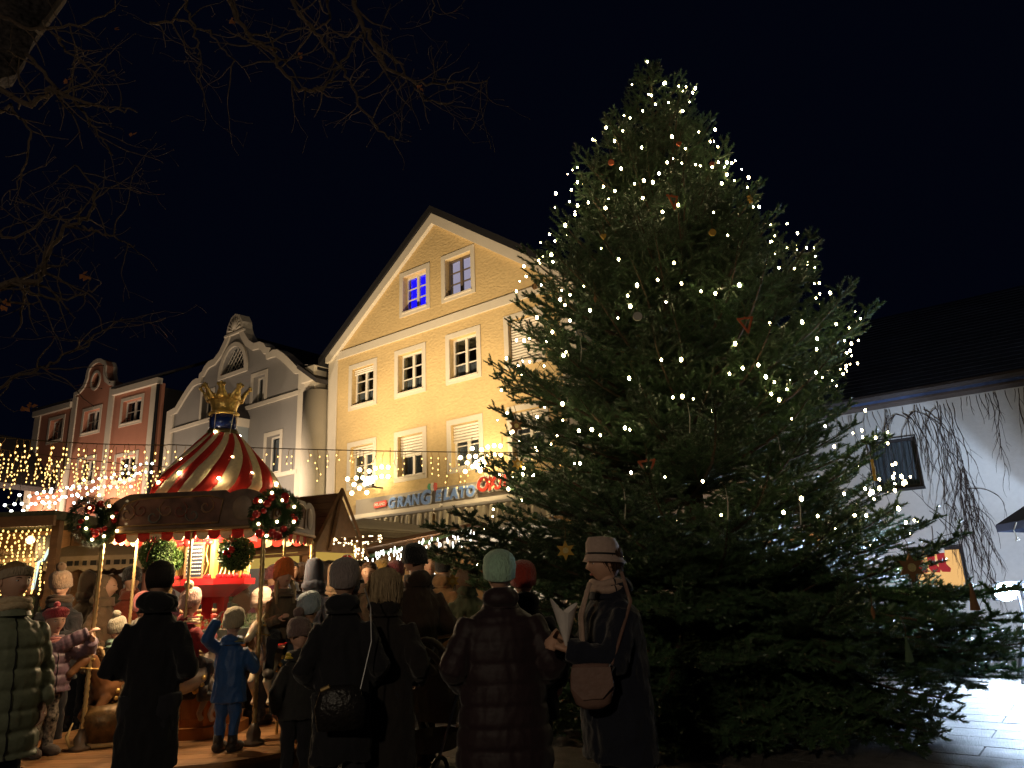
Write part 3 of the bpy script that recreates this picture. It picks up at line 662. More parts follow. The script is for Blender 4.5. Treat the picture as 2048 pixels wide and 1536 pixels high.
# a few long limbs that stand out of the outline on the left
for z, az, L, e in ((2.02, PI + .25, 3.15, R(0)), (1.72, PI + .5, 3.3, R(-2)), (2.35, PI - .2, 2.4, R(8))): put_bough(z - math.sin(e) * L, az, L, e, .1)

# chain of warm bulbs wound round the fir
ch = thing('light_chain', 'chain of warm white bulbs wound round the big fir tree', 'light chain', (TX, TY, 0))
bm_ = MB(); bm_.ball((0, 0, 0), (.0115, .0115, .016), 6, 5); bulb_me = None
pts = []; az = 2.0; z = 8.1; lr = random.Random(3)
while z > 1.15:
    r0 = crown_r(z, az); step = .20
    az += step / max(r0, .25) * (1 if True else -1); z -= .37 * step / (2 * PI * max(r0, .3)) * 1.15
    zz = z + .20 * math.sin(az * 2.3) + .10 * math.sin(az * 7)
    rr = crown_r(zz, az) * (lr.uniform(.84, 1.0)); pts.append((rr * math.cos(az), rr * math.sin(az), zz + lr.uniform(-.13, .13)))
wm = MB(); wm.tube([(p[0] * .86, p[1] * .86, p[2] + .03) for p in pts], .0028, 3, cap=False); wm.build('wire', mat('green_cable', (.015, .03, .015), .6), ch, fix=False)
vis = [p for p in pts if math.sin(math.atan2(p[1], p[0])) < .12 and (p[2] > 2.25 or (p[0] > .2 and p[2] > 1.6) or lr.random() < .12)]
lr.shuffle(vis)
bulbs = [(0, 0, 8.60)] + vis[:292]
for p in bulbs:
    if bulb_me is None: o = bm_.build('bulb', e_tree, ch); bulb_me = o.data
    else: o = link('bulb', bulb_me, ch)
    o.location = p; o.scale = (lr.choice((.55, .7, .85, 1.0, 1.15, 1.35)),) * 3
print('boughs', nb_, 'bulbs', len(bulbs), 'pts', len(pts))

# ornaments: each hangs on a loop from a bough
m_orn_y = mat('yellow_wood', (.55, .33, .06), .7, .1, 40, .12); m_orn_r = mat('red_stick', (.50, .12, .05), .7, .1, 40, .15); m_orn_w = mat('pale_disc', (.5, .47, .42), .6); m_orn_b = mat('brown_wood', (.26, .13, .06), .7); m_orn_g = mat('green_felt', (.10, .16, .09), .9)
def on_crown(px, py):
    d = ray(px, py); Yv = TY - 3.6
    while Yv < TY + 1:
        p = at(px, py, Yv); dx, dy = p.x - TX, p.y - TY
        if .1 < p.z < 8.7 and math.hypot(dx, dy) < crown_r(p.z, math.atan2(dy, dx)) * 1.02: return at(px, py, Yv - .05)
        Yv += .02
    return at(px, py, TY)
def ornament(kind, px, py, size, m, label, rz=0.0, tilt=0.0):
    p = on_crown(px, py); o = thing(kind, label, kind.replace('_', ' '), p, rz)
    b = MB()
    if 'star' in kind:
        pts = [(size * (1 if i % 2 == 0 else .5) * math.sin(2 * PI * i / 12), size * (1 if i % 2 == 0 else .5) * math.cos(2 * PI * i / 12)) for i in range(12)]; b.poly(pts, [], -.012, .012)
    elif 'triangle' in kind:
        c = [(-size * .8, size * .6), (size * .8, size * .75), (size * .15, -size)]
        for i in range(3):
            q = MB(); a, d = Vector(c[i]), Vector(c[(i + 1) % 3]); e = (d - a); an = math.atan2(e.y, e.x)
            q.box(((a.x + d.x) / 2, -.004 * i, (a.y + d.y) / 2), (e.length * 1.12, .008, size * .22), Matrix.Rotation(-an, 3, 'Y')); q.build('stick', m, o)
        b.tube([(0, 0, size * .7), (0, 0, size * .9)], .006, 5)
    elif 'disc' in kind: b.poly([(size * math.cos(2 * PI * i / 20), size * math.sin(2 * PI * i / 20)) for i in range(20)], [], -.012, .012)
    elif 'heart' in kind: b.poly([(0, -size), (size * .75, -.1 * size), (size * .85, size * .4), (size * .5, size * .75), (.12 * size, size * .6), (0, size * .4), (-.12 * size, size * .6), (-size * .5, size * .75), (-size * .85, size * .4), (-size * .75, -.1 * size)], [], -.015, .015)
    elif 'gnome' in kind: b.loft([(0, 0, -size, size * .42, size * .3), (0, 0, 0, size * .25, size * .2), (0, 0, size * .9, .01, .01)], 10); b.ball((0, 0, size), size * .16, 8, 6)
    elif 'cone' in kind:
        for i in range(9): b.loft([(0, 0, -size + i * size * .22, size * .38 * math.sin((i + 1) / 10 * PI), size * .38 * math.sin((i + 1) / 10 * PI)), (0, 0, -size + i * size * .22 + size * .2, size * .2 * math.sin((i + 1) / 10 * PI), size * .2 * math.sin((i + 1) / 10 * PI))], 9)
    b.build('body' if 'gnome' in kind or 'cone' in kind else 'shape', m, o)
    if 'star' in kind:
        q = MB(); q.poly([(size * .3 * math.cos(2 * PI * i / 12), size * .3 * math.sin(2 * PI * i / 12)) for i in range(12)], [], -.018, -.0125); q.build('face_disc', mat('orn_face', (.62, .50, .22), .8, 0, 90, .3), o)
    q = MB(); q.tube([(0, 0, size * .9), (.01, .01, size * .9 + .09), (-.004, .03, size * .9 + .16)], .0035, 4); q.build('hanging_loop', m_wire, o)
    return o
for a in [('star_ornament', 1131, 1101, .085, m_orn_y, 'yellow six-pointed star hanging low above the mint beanie'),
          ('star_ornament', 1747, 940, .10, m_orn_y, 'narrow yellow star turned edge-on at the right side of the fir', 1.1),
          ('star_ornament', 1822, 1135, .12, m_orn_b, 'brown wooden star hanging beside the amber window'),
          ('star_ornament', 905, 1162, .075, m_orn_y, 'small star with red centre hanging low left behind the mint beanie'),
          ('star_ornament', 1035, 928, .07, m_orn_y, 'yellow star on the left edge of the fir near the OK!! sign', .5),
          ('star_ornament', 1032, 852, .08, m_orn_b, 'dark wooden star on the left edge above the sign', .3),
          ('triangle_ornament', 1491, 648, .085, m_orn_r, 'red stick triangle in the right middle of the fir'),
          ('triangle_ornament', 1294, 935, .09, m_orn_r, 'red stick triangle low in the centre of the fir'),
          ('triangle_ornament', 1345, 402, .085, m_orn_r, 'red stick triangle high in the fir', .5),
          ('disc_ornament', 1275, 633, .045, m_orn_w, 'pale round disc hanging in the middle of the fir'),
          ('disc_ornament', 1069, 573, .035, m_orn_b, 'dark oval disc at the left edge before the cream band', .9),
          ('disc_ornament', 1222, 325, .035, m_orn_r, 'small pinkish disc in the upper left of the fir'),
          ('heart_ornament', 1207, 473, .035, m_orn_y, 'small yellow heart in the upper left of the fir'),
          ('heart_ornament', 1358, 288, .035, m_orn_r, 'small red heart near the top of the fir'),
          ('heart_ornament', 1424, 328, .03, m_orn_r, 'small red heart at the right edge near the top'),
          ('disc_ornament', 1425, 465, .035, m_orn_y, 'yellow wood slice at the upper right of the fir'),
          ('gnome_ornament', 1816, 1300, .085, m_orn_g, 'green felt gnome with a round head low on the right of the fir'),
          ('gnome_ornament', 1946, 1195, .10, m_orn_b, 'dark pointed felt gnome at the right edge near the small bright fir'),
          ('cone_ornament', 1485, 1450, .05, m_orn_b, 'brown cone hanging under the lowest boughs'),
          ('cone_ornament', 1746, 1225, .05, m_orn_b, 'brown cone in the dark lower right of the fir'),
          ('cone_ornament', 1190, 597, .045, m_orn_b, 'brown cone in the left middle of the fir'),
          ('gnome_ornament', 1430, 630, .045, m_orn_g, 'tiny green gnome beside the upper red triangle'),
          ('star_ornament', 1500, 398, .05, m_orn_y, 'small yellow star at the right edge high in the fir', .7)]:
    ornament(*a)
for i, (px, py) in enumerate(((1379, 840), (1250, 1010), (1560, 905), (1162, 700), (1455, 1010), (1600, 1020))):
    p = on_crown(px, py); o = thing('paper_streamer', ['pale paper streamer in the centre right of the fir', 'pale streamer low in the centre of the fir', 'pale streamer right of the centre of the fir', 'pale streamer at the left of the fir', 'pale streamer low above the lit stall', 'pale streamer above the amber window side'][i], 'streamer', p)
    b = MB(); b.tube([(0, 0, .14), (.006, 0, .02), (-.01, 0, -.12)], [.004, .012, .010], 5, flat=.3); b.build('ribbon', m_orn_w, o)
    b = MB(); b.tube([(0, 0, .14), (-.03, .01, .2)], .003, 4); b.build('knot', m_wire, o)

# small fir lit by the work lamp, behind the big one
sf = thing('small_fir', 'small fir shining green in the work lamp light beside the white wall', 'fir tree', (5.62, 10.9, 0))
w = MB(); w.tube([(0, 0, 0), (0, 0, 1.7)], [.05, .015], 8); w.build('trunk', m_bark, sf)
m_n2 = mat('bright_fir_needle', (0.05, 0.10, 0.035), .45, 0, 3, .3, spec=.5)
bm2 = [bough_mesh(.6, 900 + k) for k in range(2)]
for m_ in bm2: m_.materials[0] = m_n2
for k in range(46):
    z = .2 + 1.4 * (k / 46); o = link('bough', bm2[k % 2], sf); o.location = (0, 0, z); e = lerp(0, R(45), k / 46); o.rotation_euler = (0, -e, k * 2.4); o.scale = ((1.0 - .72 * k / 46) * 1.1,) * 3
# stone blocks and timber foot round the trunk
stn = mat('pale_stone', (.34, .28, .21), .85, .5, 14, .2)
for i, (x, y, sx, sy, sz, rz, lb) in enumerate(((1.5, 8.3, .7, .45, .34, .3, 'pale stone block left of the fir trunk'), (2.5, 8.15, .9, .5, .38, -.15, 'longest pale stone block in front of the fir trunk'), (3.1, 8.9, .6, .5, .36, .9, 'pale stone block right of the fir trunk'), (1.4, 9.5, .6, .5, .36, 1.2, 'pale stone block behind the fir trunk'))):
    b = MB(); b.box((0, 0, sz / 2), (sx, sy, sz)); o = b.build('stone_block', stn); bevel(o, .05, 3); o.location = (x, y, 0); o.rotation_euler = (0, 0, rz); tag(o, lb, 'stone block', 'stone blocks holding the fir')

# ------------------------------------------------------------------ bare trees above
m_twig = mat('bare_twig', (.075, .055, .042), .9, .4, 40, .3)
m_leaf = mat('dead_leaf', (.26, .10, .035), .8, .2, 30, .3)
def bare_tree(name_label, limbs, seed, Yd, trunk, density=1.0, lf=()):
    r = random.Random(seed); t = thing('bare_tree', name_label, 'tree', (0, 0, 0))
    def grow(b, p, d, L, rad, depth):
        pts = [p.copy()]; st = .055 if depth else .08; rads = [rad]; n = max(3, int(L / st)); q = p.copy()
        for i in range(n):
            d = (d + Vector((r.gauss(0, .17), r.gauss(0, .17), r.gauss(.01, .17)))).normalized(); q = q + d * st; pts.append(q.copy()); rads.append(lerp(rad, max(.0022, rad * .35), (i + 1) / n))
            if depth < 3 and i > 1 and r.random() < .30 * density:
                s_ = Vector((r.gauss(0, 1), r.gauss(0, .7), r.gauss(0, 1))).normalized(); grow(b, q.copy(), (d * .55 + s_ * .8).normalized(), L * r.uniform(.3, .55), rads[-1] * .62, depth + 1)
        b.tube(pts, rads, 4 if depth else 6, cap=False)
        if depth >= 1: b.ball(pts[-1], max(.006, rads[-1] * 1.8), 5, 4)
    for k, (poly, r0, r1) in enumerate(limbs):
        b = MB(); P_ = [at(x, y, Yd + dy) for x, y, dy in poly]
        dense = []
        for i in range(len(P_) - 1):
            for j in range(6):
                q = P_[i].lerp(P_[i + 1], j / 6) + Vector((r.gauss(0, .012), r.gauss(0, .012), r.gauss(0, .012))); dense.append(q)
        dense.append(P_[-1]); n = len(dense); b.tube(dense, [lerp(r0, r1, i / (n - 1)) for i in range(n)], 7)
        for i in range(2, n):
            if r.random() < .62 * density:
                d = (dense[i] - dense[i - 1]).normalized(); s_ = Vector((r.gauss(0, 1), r.gauss(0, .8), r.gauss(0, 1))).normalized()
                grow(b, dense[i].copy(), (d * .5 + s_).normalized(), r.uniform(.25, .7), lerp(r0, r1, i / n) * .5 + .002, 1)
        b.build('limb', m_twig, t, fix=False, smooth=True)
    b = MB(); b.tube(trunk, [.16, .14, .11, .07], 12); b.build('trunk', m_twig, t, smooth=True)
    for (x, y) in lf:
        p = at(x, y, Yd); q = MB()
        for m in range(3):
            a = r.random() * 6; c = Vector((math.cos(a), .3, math.sin(a))) * .03; s_ = Vector((-math.sin(a), .5, math.cos(a))) * .018
            q.add([p, p + c * .6 + s_, p + c * 1.6, p + c * .6 - s_], [(0, 1, 2, 3)])
        q.build('dead_leaf', m_leaf, t, fix=False)
bare_tree('bare tree whose twigs fill the upper left edge above the pink house',
    [([(-60, 140, 0), (60, 215, 0), (100, 175, 0), (130, 190, 0), (220, 220, .1), (275, 225, .2)], .028, .006),
     ([(60, 110, .2), (110, 180, .2), (150, 200, .2), (200, 270, .3), (225, 310, .3)], .02, .005),
     ([(-40, 600, 0), (20, 565, 0), (80, 560, .1), (95, 515, .1), (130, 455, .2), (180, 435, .2), (195, 380, .3), (150, 330, .3)], .03, .006),
     ([(20, 565, 0), (60, 585, 0), (115, 600, .1), (165, 590, .2), (200, 570, .3)], .014, .005),
     ([(165, 455, .2), (200, 465, .2), (240, 480, .3), (270, 490, .3)], .012, .004),
     ([(-40, 250, .3), (20, 210, .3), (60, 260, .2), (50, 330, .3), (20, 400, .3)], .016, .005),
     ([(-30, 460, .2), (30, 480, .1), (100, 430, .2), (150, 400, .3)], .014, .004),
     ([(-40, 800, .4), (60, 745, .3), (120, 720, .4), (190, 675, .5), (245, 635, .6)], .016, .004),
     ([(-20, 20, .4), (60, 60, .3), (160, 50, .2), (230, 20, .4)], .02, .006),
     ([(100, 60, .2), (140, 110, .2), (200, 130, .3), (250, 160, .3)], .012, .004)],
    21, 5.6, [(-5.6, 4.9, 0), (-5.6, 5.0, 2.5), (-5.5, 5.2, 4.2), (-5.6, 5.4, 6.6)], .82, [(12, 605), (165, 548), (172, 552), (228, 58), (50, 815), (62, 812), (135, 160), (265, 270), (8, 612)])
bare_tree('bare tree reaching in over the top edge with drooping knobbly twigs',
    [([(440, -60, 0), (475, 40, 0), (510, 85, 0), (550, 100, 0), (555, 130, 0), (600, 180, .1), (650, 178, .1), (690, 110, .2), (730, 60, .2)], .022, .010),
     ([(690, -50, 0), (720, 40, 0), (750, 90, 0), (775, 140, 0), (830, 165, .1), (900, 165, .2), (975, 160, .2)], .028, .005),
     ([(560, -50, .2), (600, 30, .2), (640, 75, .2), (690, 140, .2), (720, 210, .2), (760, 265, .2), (795, 280, .3)], .02, .006),
     ([(360, -40, .1), (375, 30, .1), (395, 80, .2), (400, 130, .2), (395, 165, .2)], .014, .005),
     ([(300, 48, .2), (360, 40, .1), (420, 60, .1), (465, 120, .1), (455, 200, .2)], .014, .005),
     ([(750, 90, 0), (800, 130, .2), (850, 200, .2), (900, 215, .3)], .014, .004),
     ([(860, -50, .3), (868, 10, .3), (860, 38, .3)], .009, .004),
     ([(650, -40, .3), (660, 40, .3), (620, 60, .3), (560, 55, .3)], .014, .005)],
    33, 5.9, [(-6.4, 4.0, 0), (-6.4, 4.2, 4), (-6.0, 4.8, 7.5), (-3.4, 5.9, 9.2)], .85, [(465, 40), (600, 110), (840, 175)])

# ------------------------------------------------------------------ work lamp at the right
wl = thing('work_lamp', 'twin headed work lamp on a tripod glaring cold white beside the white wall', 'work lamp', (6.62, 10.3, 0))
for x, y in ((-.35, -.25), (.4, -.2), (.02, .4)):
    b = MB(); b.tube([(0, 0, .75), (x, y, 0.01)], .016, 6); b.build('leg', m_blackm, wl)
b = MB(); b.tube([(0, 0, .3), (.0, 0, 1.22)], .018, 8); b.build('pole', m_blackm, wl)
b = MB(); b.span((-.28, -.02, 1.21), (.28, .02, 1.25)); b.build('crossbar', m_blackm, wl)
for x in (-.20, .20):
    b = MB(); b.box((x, 0, 1.12), (.30, .09, .22)); h = b.build('lamp_head', m_blackm, wl); bevel(h, .02)
    b = MB(); b.ball((x, -.055, 1.12), (.155, .025, .115), 16, 10); b.build('lamp_panel', emis('cold_lamp', (0.62, 0.82, 1.0), 70), h)
light('work_lamp_glow', 'POINT', (6.62, 10.0, 1.10), 420, (0.56, 0.74, 1.0), .07)
L = light('work_lamp_wall', 'AREA', (6.62, 10.42, 1.14), 70, (0.66, 0.78, 1.0), .25); L.rotation_euler = (R(90), 0, R(180)); aim(L, (8.2, 13, 2.2))
L = light('work_lamp_beam', 'AREA', (6.62, 10.1, 1.08), 430, (.56, .74, 1.0), .3); aim(L, (5.2, 7.6, -.3))
# market umbrella at the right edge
um = thing('market_umbrella', 'dark market umbrella with tie cords poking in from the right edge', 'umbrella', (7.80, 10.1, 0))
w = MB(); N8 = 8
vs = [(0, 0, 2.75)]
for i in range(N8): a = 2 * PI * i / N8 + .2; vs.append((1.2 * math.cos(a), 1.2 * math.sin(a), 2.02))
w.add(vs, [(0, i + 1, (i + 1) % N8 + 1) for i in range(N8)]); w.add([(v[0] * 1.0, v[1] * 1.0, v[2] - d) for v in vs[1:] for d in (0, .1)], [(2 * i, 2 * ((i + 1) % N8), 2 * ((i + 1) % N8) + 1, 2 * i + 1) for i in range(N8)])
w.build('canopy', mat('navy_cloth', (.02, .025, .045), .8, .1, 30), um, fix=False)
w = MB(); w.tube([(0, 0, 0), (0, 0, 2.8)], .03, 8); w.build('pole', m_wood, um)
b = MB(); b.tube([(-1.2, -.1, 2.0), (-1.27, -.12, 1.9), (-1.25, -.12, 1.82), (-1.22, -.12, 1.78), (-1.27, -.12, 1.76), (-1.25, -.12, 1.82)], .007, 5); b.build('cord', m_white, um)

# unseen fill lantern, assumed and added on the near side of the square, behind the photographer: it lights the fronts of the crowd, the twigs and the fir
for k, (x, y) in enumerate(((-3.2, -6.0),)):
    ln = thing('assumed_lantern', 'assumed unseen fill lantern on a post on the near side of the square', 'assumed street lamp', (x, y, 0))
    q = MB(); q.tube([(0, 0, 0), (0, 0, .5), (0, 0, .55), (0, 0, 4.3)], [.09, .08, .055, .045], 12); q.build('post', m_blackm, ln, smooth=True)
    q = MB(); q.loft([(0, 0, 4.3, .10, .10), (0, 0, 4.34, .14, .14)], 6); q.build('lantern_base', m_blackm, ln); q = MB(); q.loft([(0, 0, 4.72, .24, .24), (0, 0, 4.90, .05, .05)], 6); q.build('lantern_cap', m_blackm, ln)
    q = MB(); q.ball((0, 0, 4.53), (.12, .12, .15), 14, 10); q.build('fill_lantern_globe', emis('fill_lantern_globe', (1.0, .80, .55), 25), ln)
    light('assumed_lantern_fill', 'POINT', (x, y + .3, 4.55), 620, (1.0, .80, .56), .25)
# ------------------------------------------------------------------ icicle light curtains over the street
def icicle(label, P0, P1, sag, spacing, lmin, lmax, seed, r=.019, em=None, maxb=298):
    r2 = random.Random(seed); em = em or e_icicle; P0 = Vector(P0); P1 = Vector(P1); n = int((P1 - P0).length / spacing)
    t = thing('icicle_lights', label, 'string lights', P0, 0, 'icicle light curtains'); d = P1 - P0
    pos = lambda u: d * u + Vector((0, 0, -4 * sag * u * (1 - u)))
    w = MB(); w.tube([pos(i / 30) for i in range(31)], .008, 4, cap=False); w.build('cable', m_wire, t, fix=False)
    bme = None; pts = []; wr = MB()
    for i in range(n):
        p = pos((i + r2.uniform(.1, .9)) / n); L = r2.uniform(lmin, lmax); k = max(2, int(L / .085)); q = p.copy(); path = [q.copy()]
        for j in range(k):
            q = q + Vector((r2.gauss(0, .022), r2.gauss(0, .02), -L / k)); path.append(q.copy()); pts.append(q + Vector((r2.choice((-1, 1)) * .02, 0, -.015)))
        wr.tube(path, .0045, 3, cap=False)
    w = wr.build('hanging_wires', mat('amber_wire', (.60, .34, .10), .5), t, fix=False); w['kind'] = 'stuff'
    r2.shuffle(pts); b0 = MB(); b0.ball((0, 0, 0), (r, r, r * 1.5), 6, 5)
    for p in pts[:maxb]:
        if bme is None: o = b0.build('bulb', em, t); bme = o.data
        else: o = link('bulb', bme, t)
        o.location = p
    if len(pts) > maxb:
        b = MB()
        for p in pts[maxb:]: b.ball(p, (r, r, r * 1.4), 5, 4)
        o = b.build('more_bulbs', em, t, fix=False); o['kind'] = 'stuff'
icicle('nearest icicle light curtain, crossing in front of the pink house to the carousel roof', at(-60, 868, 12), at(335, 890, 12), .05, .135, .15, .72, 1, r=.013)
icicle('icicle light curtain from the carousel roof across the yellow house wall', at(335, 889, 12), at(1180, 905, 12), .04, .17, .12, .62, 2, r=.010)
icicle('second icicle light curtain, hanging lower and behind the nearest one at left', at(-80, 885, 15), at(350, 935, 15), .06, .13, .3, .95, 3, r=.013)
icicle('third icicle light curtain, farthest down the street in front of the pink house', at(-60, 925, 20), at(340, 945, 20), .05, .25, .2, .8, 4, r=.016)
def star_light(label, px, py, Yv, rad, em, br, rz=0, rope=None, flip=1):
    p = at(px, py, Yv); t = thing('shooting_star', label, 'star light', p, rz, 'shooting star lights')
    pts = [(rad * (1 if i % 2 == 0 else .45) * math.sin(2 * PI * i / 10), 0, rad * (1 if i % 2 == 0 else .45) * math.cos(2 * PI * i / 10)) for i in range(10)]
    b = MB(); b.tube(pts + [pts[0]], .012, 5); b.build('star_frame', mat('light_frame', (.22, .22, .15), .5), t)
    b0 = MB(); b0.ball((0, 0, 0), br, 8, 6); me = None; bp = pts[::2] + pts[1::2]
    for s_ in (0, 1):
        arc_ = [(flip * (rad * .5 + u * rad * 2.0), 0, rad * (.75 - s_ * .75) + rad * .42 * math.sin(u * PI * .75)) for u in [i / 8 for i in range(9)]]
        q = MB(); q.tube(arc_, .010, 5); q.build('tail_arc', mat('light_frame', (.2, .2, .2)), t); bp += arc_[1:8:2]
    for c in bp:
        if me is None: o = b0.build('bulb', em, t); me = o.data
        else: o = link('bulb', me, t)
        o.location = c
    b = MB(); b.tube([(0, 0, rad), (0, 0, rad + (rope or .3))], .005, 4); b.tube([(flip * rad * 2.4, 0, rad * .9), (flip * rad * 2.4, 0, rad + (rope or .3))], .005, 4); b.build('hanging_rope', m_wire, t)
star_light('left shooting star light in front of the lowest left window of the yellow house', 719, 965, 12.2, .21, e_warm, .036, rope=.35)
star_light('right shooting star light over the OK!! sign of the yellow house', 945, 922, 12.2, .21, e_warm, .036, rope=.2)
star_light('white shooting star light at the left edge over the wooden stall roof', 35, 1018, 16, .30, e_white, .033, flip=1, rope=.8)
star_light('white shooting star light before the left window of the pink house', 100, 1003, 18, .30, e_white, .033, flip=1, rope=.9)
star_light('white shooting star light before the middle of the pink house', 165, 985, 18, .30, e_white, .033, flip=1, rope=.8)
star_light('white shooting star light before the right part of the pink house', 250, 955, 19, .30, e_white, .033, flip=1, rope=.6)

# ------------------------------------------------------------------ market stalls
def boards(par, x0, x1, z0, z1, y, n, m, vertical=True, th=.02, name='board'):
    for i in range(n):
        b = MB(); g = .006
        if vertical: a = lerp(x0, x1, i / n); c = lerp(x0, x1, (i + 1) / n); b.span((a + g, y - th, z0), (c - g, y + rnd.uniform(0, .006), z1))
        else: a = lerp(z0, z1, i / n); c = lerp(z0, z1, (i + 1) / n); b.span((x0, y - th, a + g), (x1, y + rnd.uniform(0, .006), c - g))
        b.build(name, m, par)
def wrapped(par, pts, rad, n, em, seed, r=.011, name='bulb'):
    r2 = random.Random(seed); b0 = MB(); b0.ball((0, 0, 0), (r, r, r * 1.2), 5, 4); me = None
    for i in range(n):
        u = r2.random() * (len(pts) - 1); k = min(int(u), len(pts) - 2); p = Vector(pts[k]).lerp(Vector(pts[k + 1]), u - k); v = Vector((r2.gauss(0, 1), r2.gauss(0, 1), r2.gauss(0, 1))).normalized() * rad * r2.uniform(.7, 1.1)
        if me is None: o = b0.build(name, em, par); me = o.data
        else: o = link(name, me, par)
        o.location = p + v
e_small = emis('small_warm_bulb', (1.0, .78, .42), 5)
e_gold = emis('gold_bulb', (1.0, .60, .16), 3.2)
# stall with gold light curtain, left
A0 = at(40, 1100, 9.0)
sa = thing('light_curtain_stall', 'wooden stall at the left edge with a glittering gold light curtain', 'market stall', (A0.x, 9.0, 0), 0)
b = MB(); b.span((-2.2, -.3, 2.40), (.55, 1.6, 2.50)); b.build('roof', mat('mossy_roof', (.10, .10, .06), .8, .4, 20, .3), sa)
b = MB(); b.span((-2.2, -.34, 2.32), (.57, -.29, 2.44)); b.build('fascia', m_wood, sa)
for x in (.42,):
    b = MB(); b.span((x, -.12, 0), (x + .09, -.03, 2.4)); b.build('post', m_wood, sa)
boards(sa, -2.2, .40, .0, 2.38, .9, 16, m_wood); boards(sa, -2.2, .4, 0, .95, -.1, 5, m_wood, False)
b = MB(); b.span((-2.2, -.3, .95), (.45, .3, 1.0)); b.build('counter', m_wood, sa)
b = MB(); b.add([(-.9, -.5, 2.36), (-.9, .0, 2.36), (-.02, -.4, 2.02), (-.02, .0, 2.02), (-.9, -.4, 1.95), (-.9, 0, 1.95)], [(0, 1, 3, 2), (4, 2, 3, 5), (0, 2, 4)]); b.build('gable_board', m_wood, sa, fix=False)
lc = thing('light_curtain', 'gold glittering curtain of tiny bulbs hanging on the left stall', 'string lights', (A0.x, 8.98, 0))
r2 = random.Random(9); me = None; b0 = MB(); b0.ball((0, 0, 0), (.012, .009, .016), 5, 4)
for i in range(16):
    x = -.75 + i * .075; w = MB(); w.tube([(x, 0, 2.36), (x + .01, .01, 1.6)], .003, 3, cap=False); w.build('wire', m_wire, lc)
    for j in range(18):
        if me is None: o = b0.build('bulb', e_gold, lc); me = o.data
        else: o = link('bulb', me, lc)
        o.location = (x + r2.uniform(-.014, .014), r2.uniform(-.01, .01), 2.30 - j * .043 + r2.uniform(-.01, .01))
light('stall_lamp', 'POINT', (A0.x - .1, 9.3, 2.1), 16, (1, .62, .25), .1)
b = MB(); b.ball((0, 0, 0), .05, 10, 8); o = b.build('stall_bulb', emis('stall_bulb', (1, .7, .35), 8), None); o.location = (A0.x - .1, 9.32, 2.22); tag(o, 'bare bulb glowing behind the gold light curtain', 'bulb')
# dark banner/speaker box beside it
B0 = at(90, 1060, 9.4); o = thing('stall_post_box', 'dark box hung on the stall corner beside a white lit tube', 'box', (B0.x, 9.4, 0))
b = MB(); b.span((-.09, 0, 1.95), (.09, .12, 2.28)); b.build('box_body', m_blackm, o)
b = MB(); b.span((-.03, .03, 0), (.0, .06, 1.95)); b.build('box_pole', m_blackm, o)
b = MB(); b.tube([(.09, 0, 2.12), (.03, 0, 1.98), (-.03, 0, 1.95), (-.06, .0, 1.62)], .02, 6); b.build('light_tube', emis('white_tube', (.75, .95, .85), 1.2), o)
# beige umbrellas of a stall in front of the pink house
m_beige = mat('beige_canvas', (.34, .25, .16), .85, .15, 30, .1)
for k, (px, lab) in enumerate(((135, 'beige stall canopy with printed valance, left of the carousel'), (262, 'beige stall canopy seen between carousel pole and green boxwood ball'))):
    p = at(px, 1090, 10.5); um = thing('stall_canopy', lab, 'canopy', (p.x, 10.5, 0), R(6), 'beige stall canopies')
    w = MB(); z0 = 2.02
    w.add([(-.85, -.85, z0), (.85, -.85, z0), (.85, .85, z0), (-.85, .85, z0), (0, 0, 2.48)], [(0, 1, 4), (1, 2, 4), (2, 3, 4), (3, 0, 4)]); w.build('canopy', m_beige, um, fix=False)
    for a in range(4):
        v = MB(); n = 12
        for i in range(n): v.add([(lerp(-.85, .85, i / n), -.85, z0), (lerp(-.85, .85, (i + 1) / n), -.85, z0), (lerp(-.85, .85, (i + 1) / n), -.86, z0 - .16), (lerp(-.85, .85, (i + .5) / n), -.86, z0 - .19), (lerp(-.85, .85, i / n), -.86, z0 - .16)], [(0, 1, 2, 3, 4)])
        o = v.build('valance', m_beige, um, fix=False); o.rotation_euler = (0, 0, a * PI / 2)
    q = MB()
    for i in range(9): q.span((-.42 + i * .095, -.876, z0 - .12), (-.42 + i * .095 + (.05 if i % 3 else .07), -.868, z0 - .06))
    o = q.build('printed_mark', m_dark, um); o['kind'] = 'stuff'
    w = MB(); w.tube([(0, 0, 0), (0, 0, 2.5)], .025, 8); w.build('pole', m_wood, um)
# board-roofed hut behind the carousel
p = at(640, 1050, 10.6); hc = thing('board_roof_hut', 'wooden hut with overlapping board roof and open gable right of the carousel', 'market stall', (p.x, 10.6, 0), R(-22))
for i in range(8):
    z = 2.00 + i * .105; y = -.62 + i * .085; b = MB(); b.box((-.55, y, z), (1.75, .17, .022), Matrix.Rotation(R(48), 3, 'X')); b.build('roof_board', m_woodr, hc)
    b = MB(); b.box((-.55, .62 - i * .085 + .0, z), (1.75, .17, .022), Matrix.Rotation(R(-48), 3, 'X')); b.build('roof_board', m_woodr, hc)
b = MB(); b.add([(.33, -.62, 1.98), (.33, .62, 1.98), (.33, 0, 2.80)], [(0, 1, 2)]); b.add([(.30, -.62, 1.98), (.30, .62, 1.98), (.30, 0, 2.80)], [(0, 2, 1)]); b.build('gable_panel', m_wood, hc)
for a, c in (((.36, -.68, 1.94), (.36, 0, 2.86)), ((.36, .68, 1.94), (.36, 0, 2.86)), ((.36, -.25, 2.0), (.36, 0, 2.8))):
    b = MB(); b.tube([a, c], .028, 4); b.build('barge_strip', m_wood, hc)
for x, y in ((.25, -.58), (.25, .58), (-1.35, -.58), (-1.35, .58)):
    b = MB(); b.span((x - .045, y - .045, 0), (x + .045, y + .045, 2.0)); b.build('post', m_wood, hc)
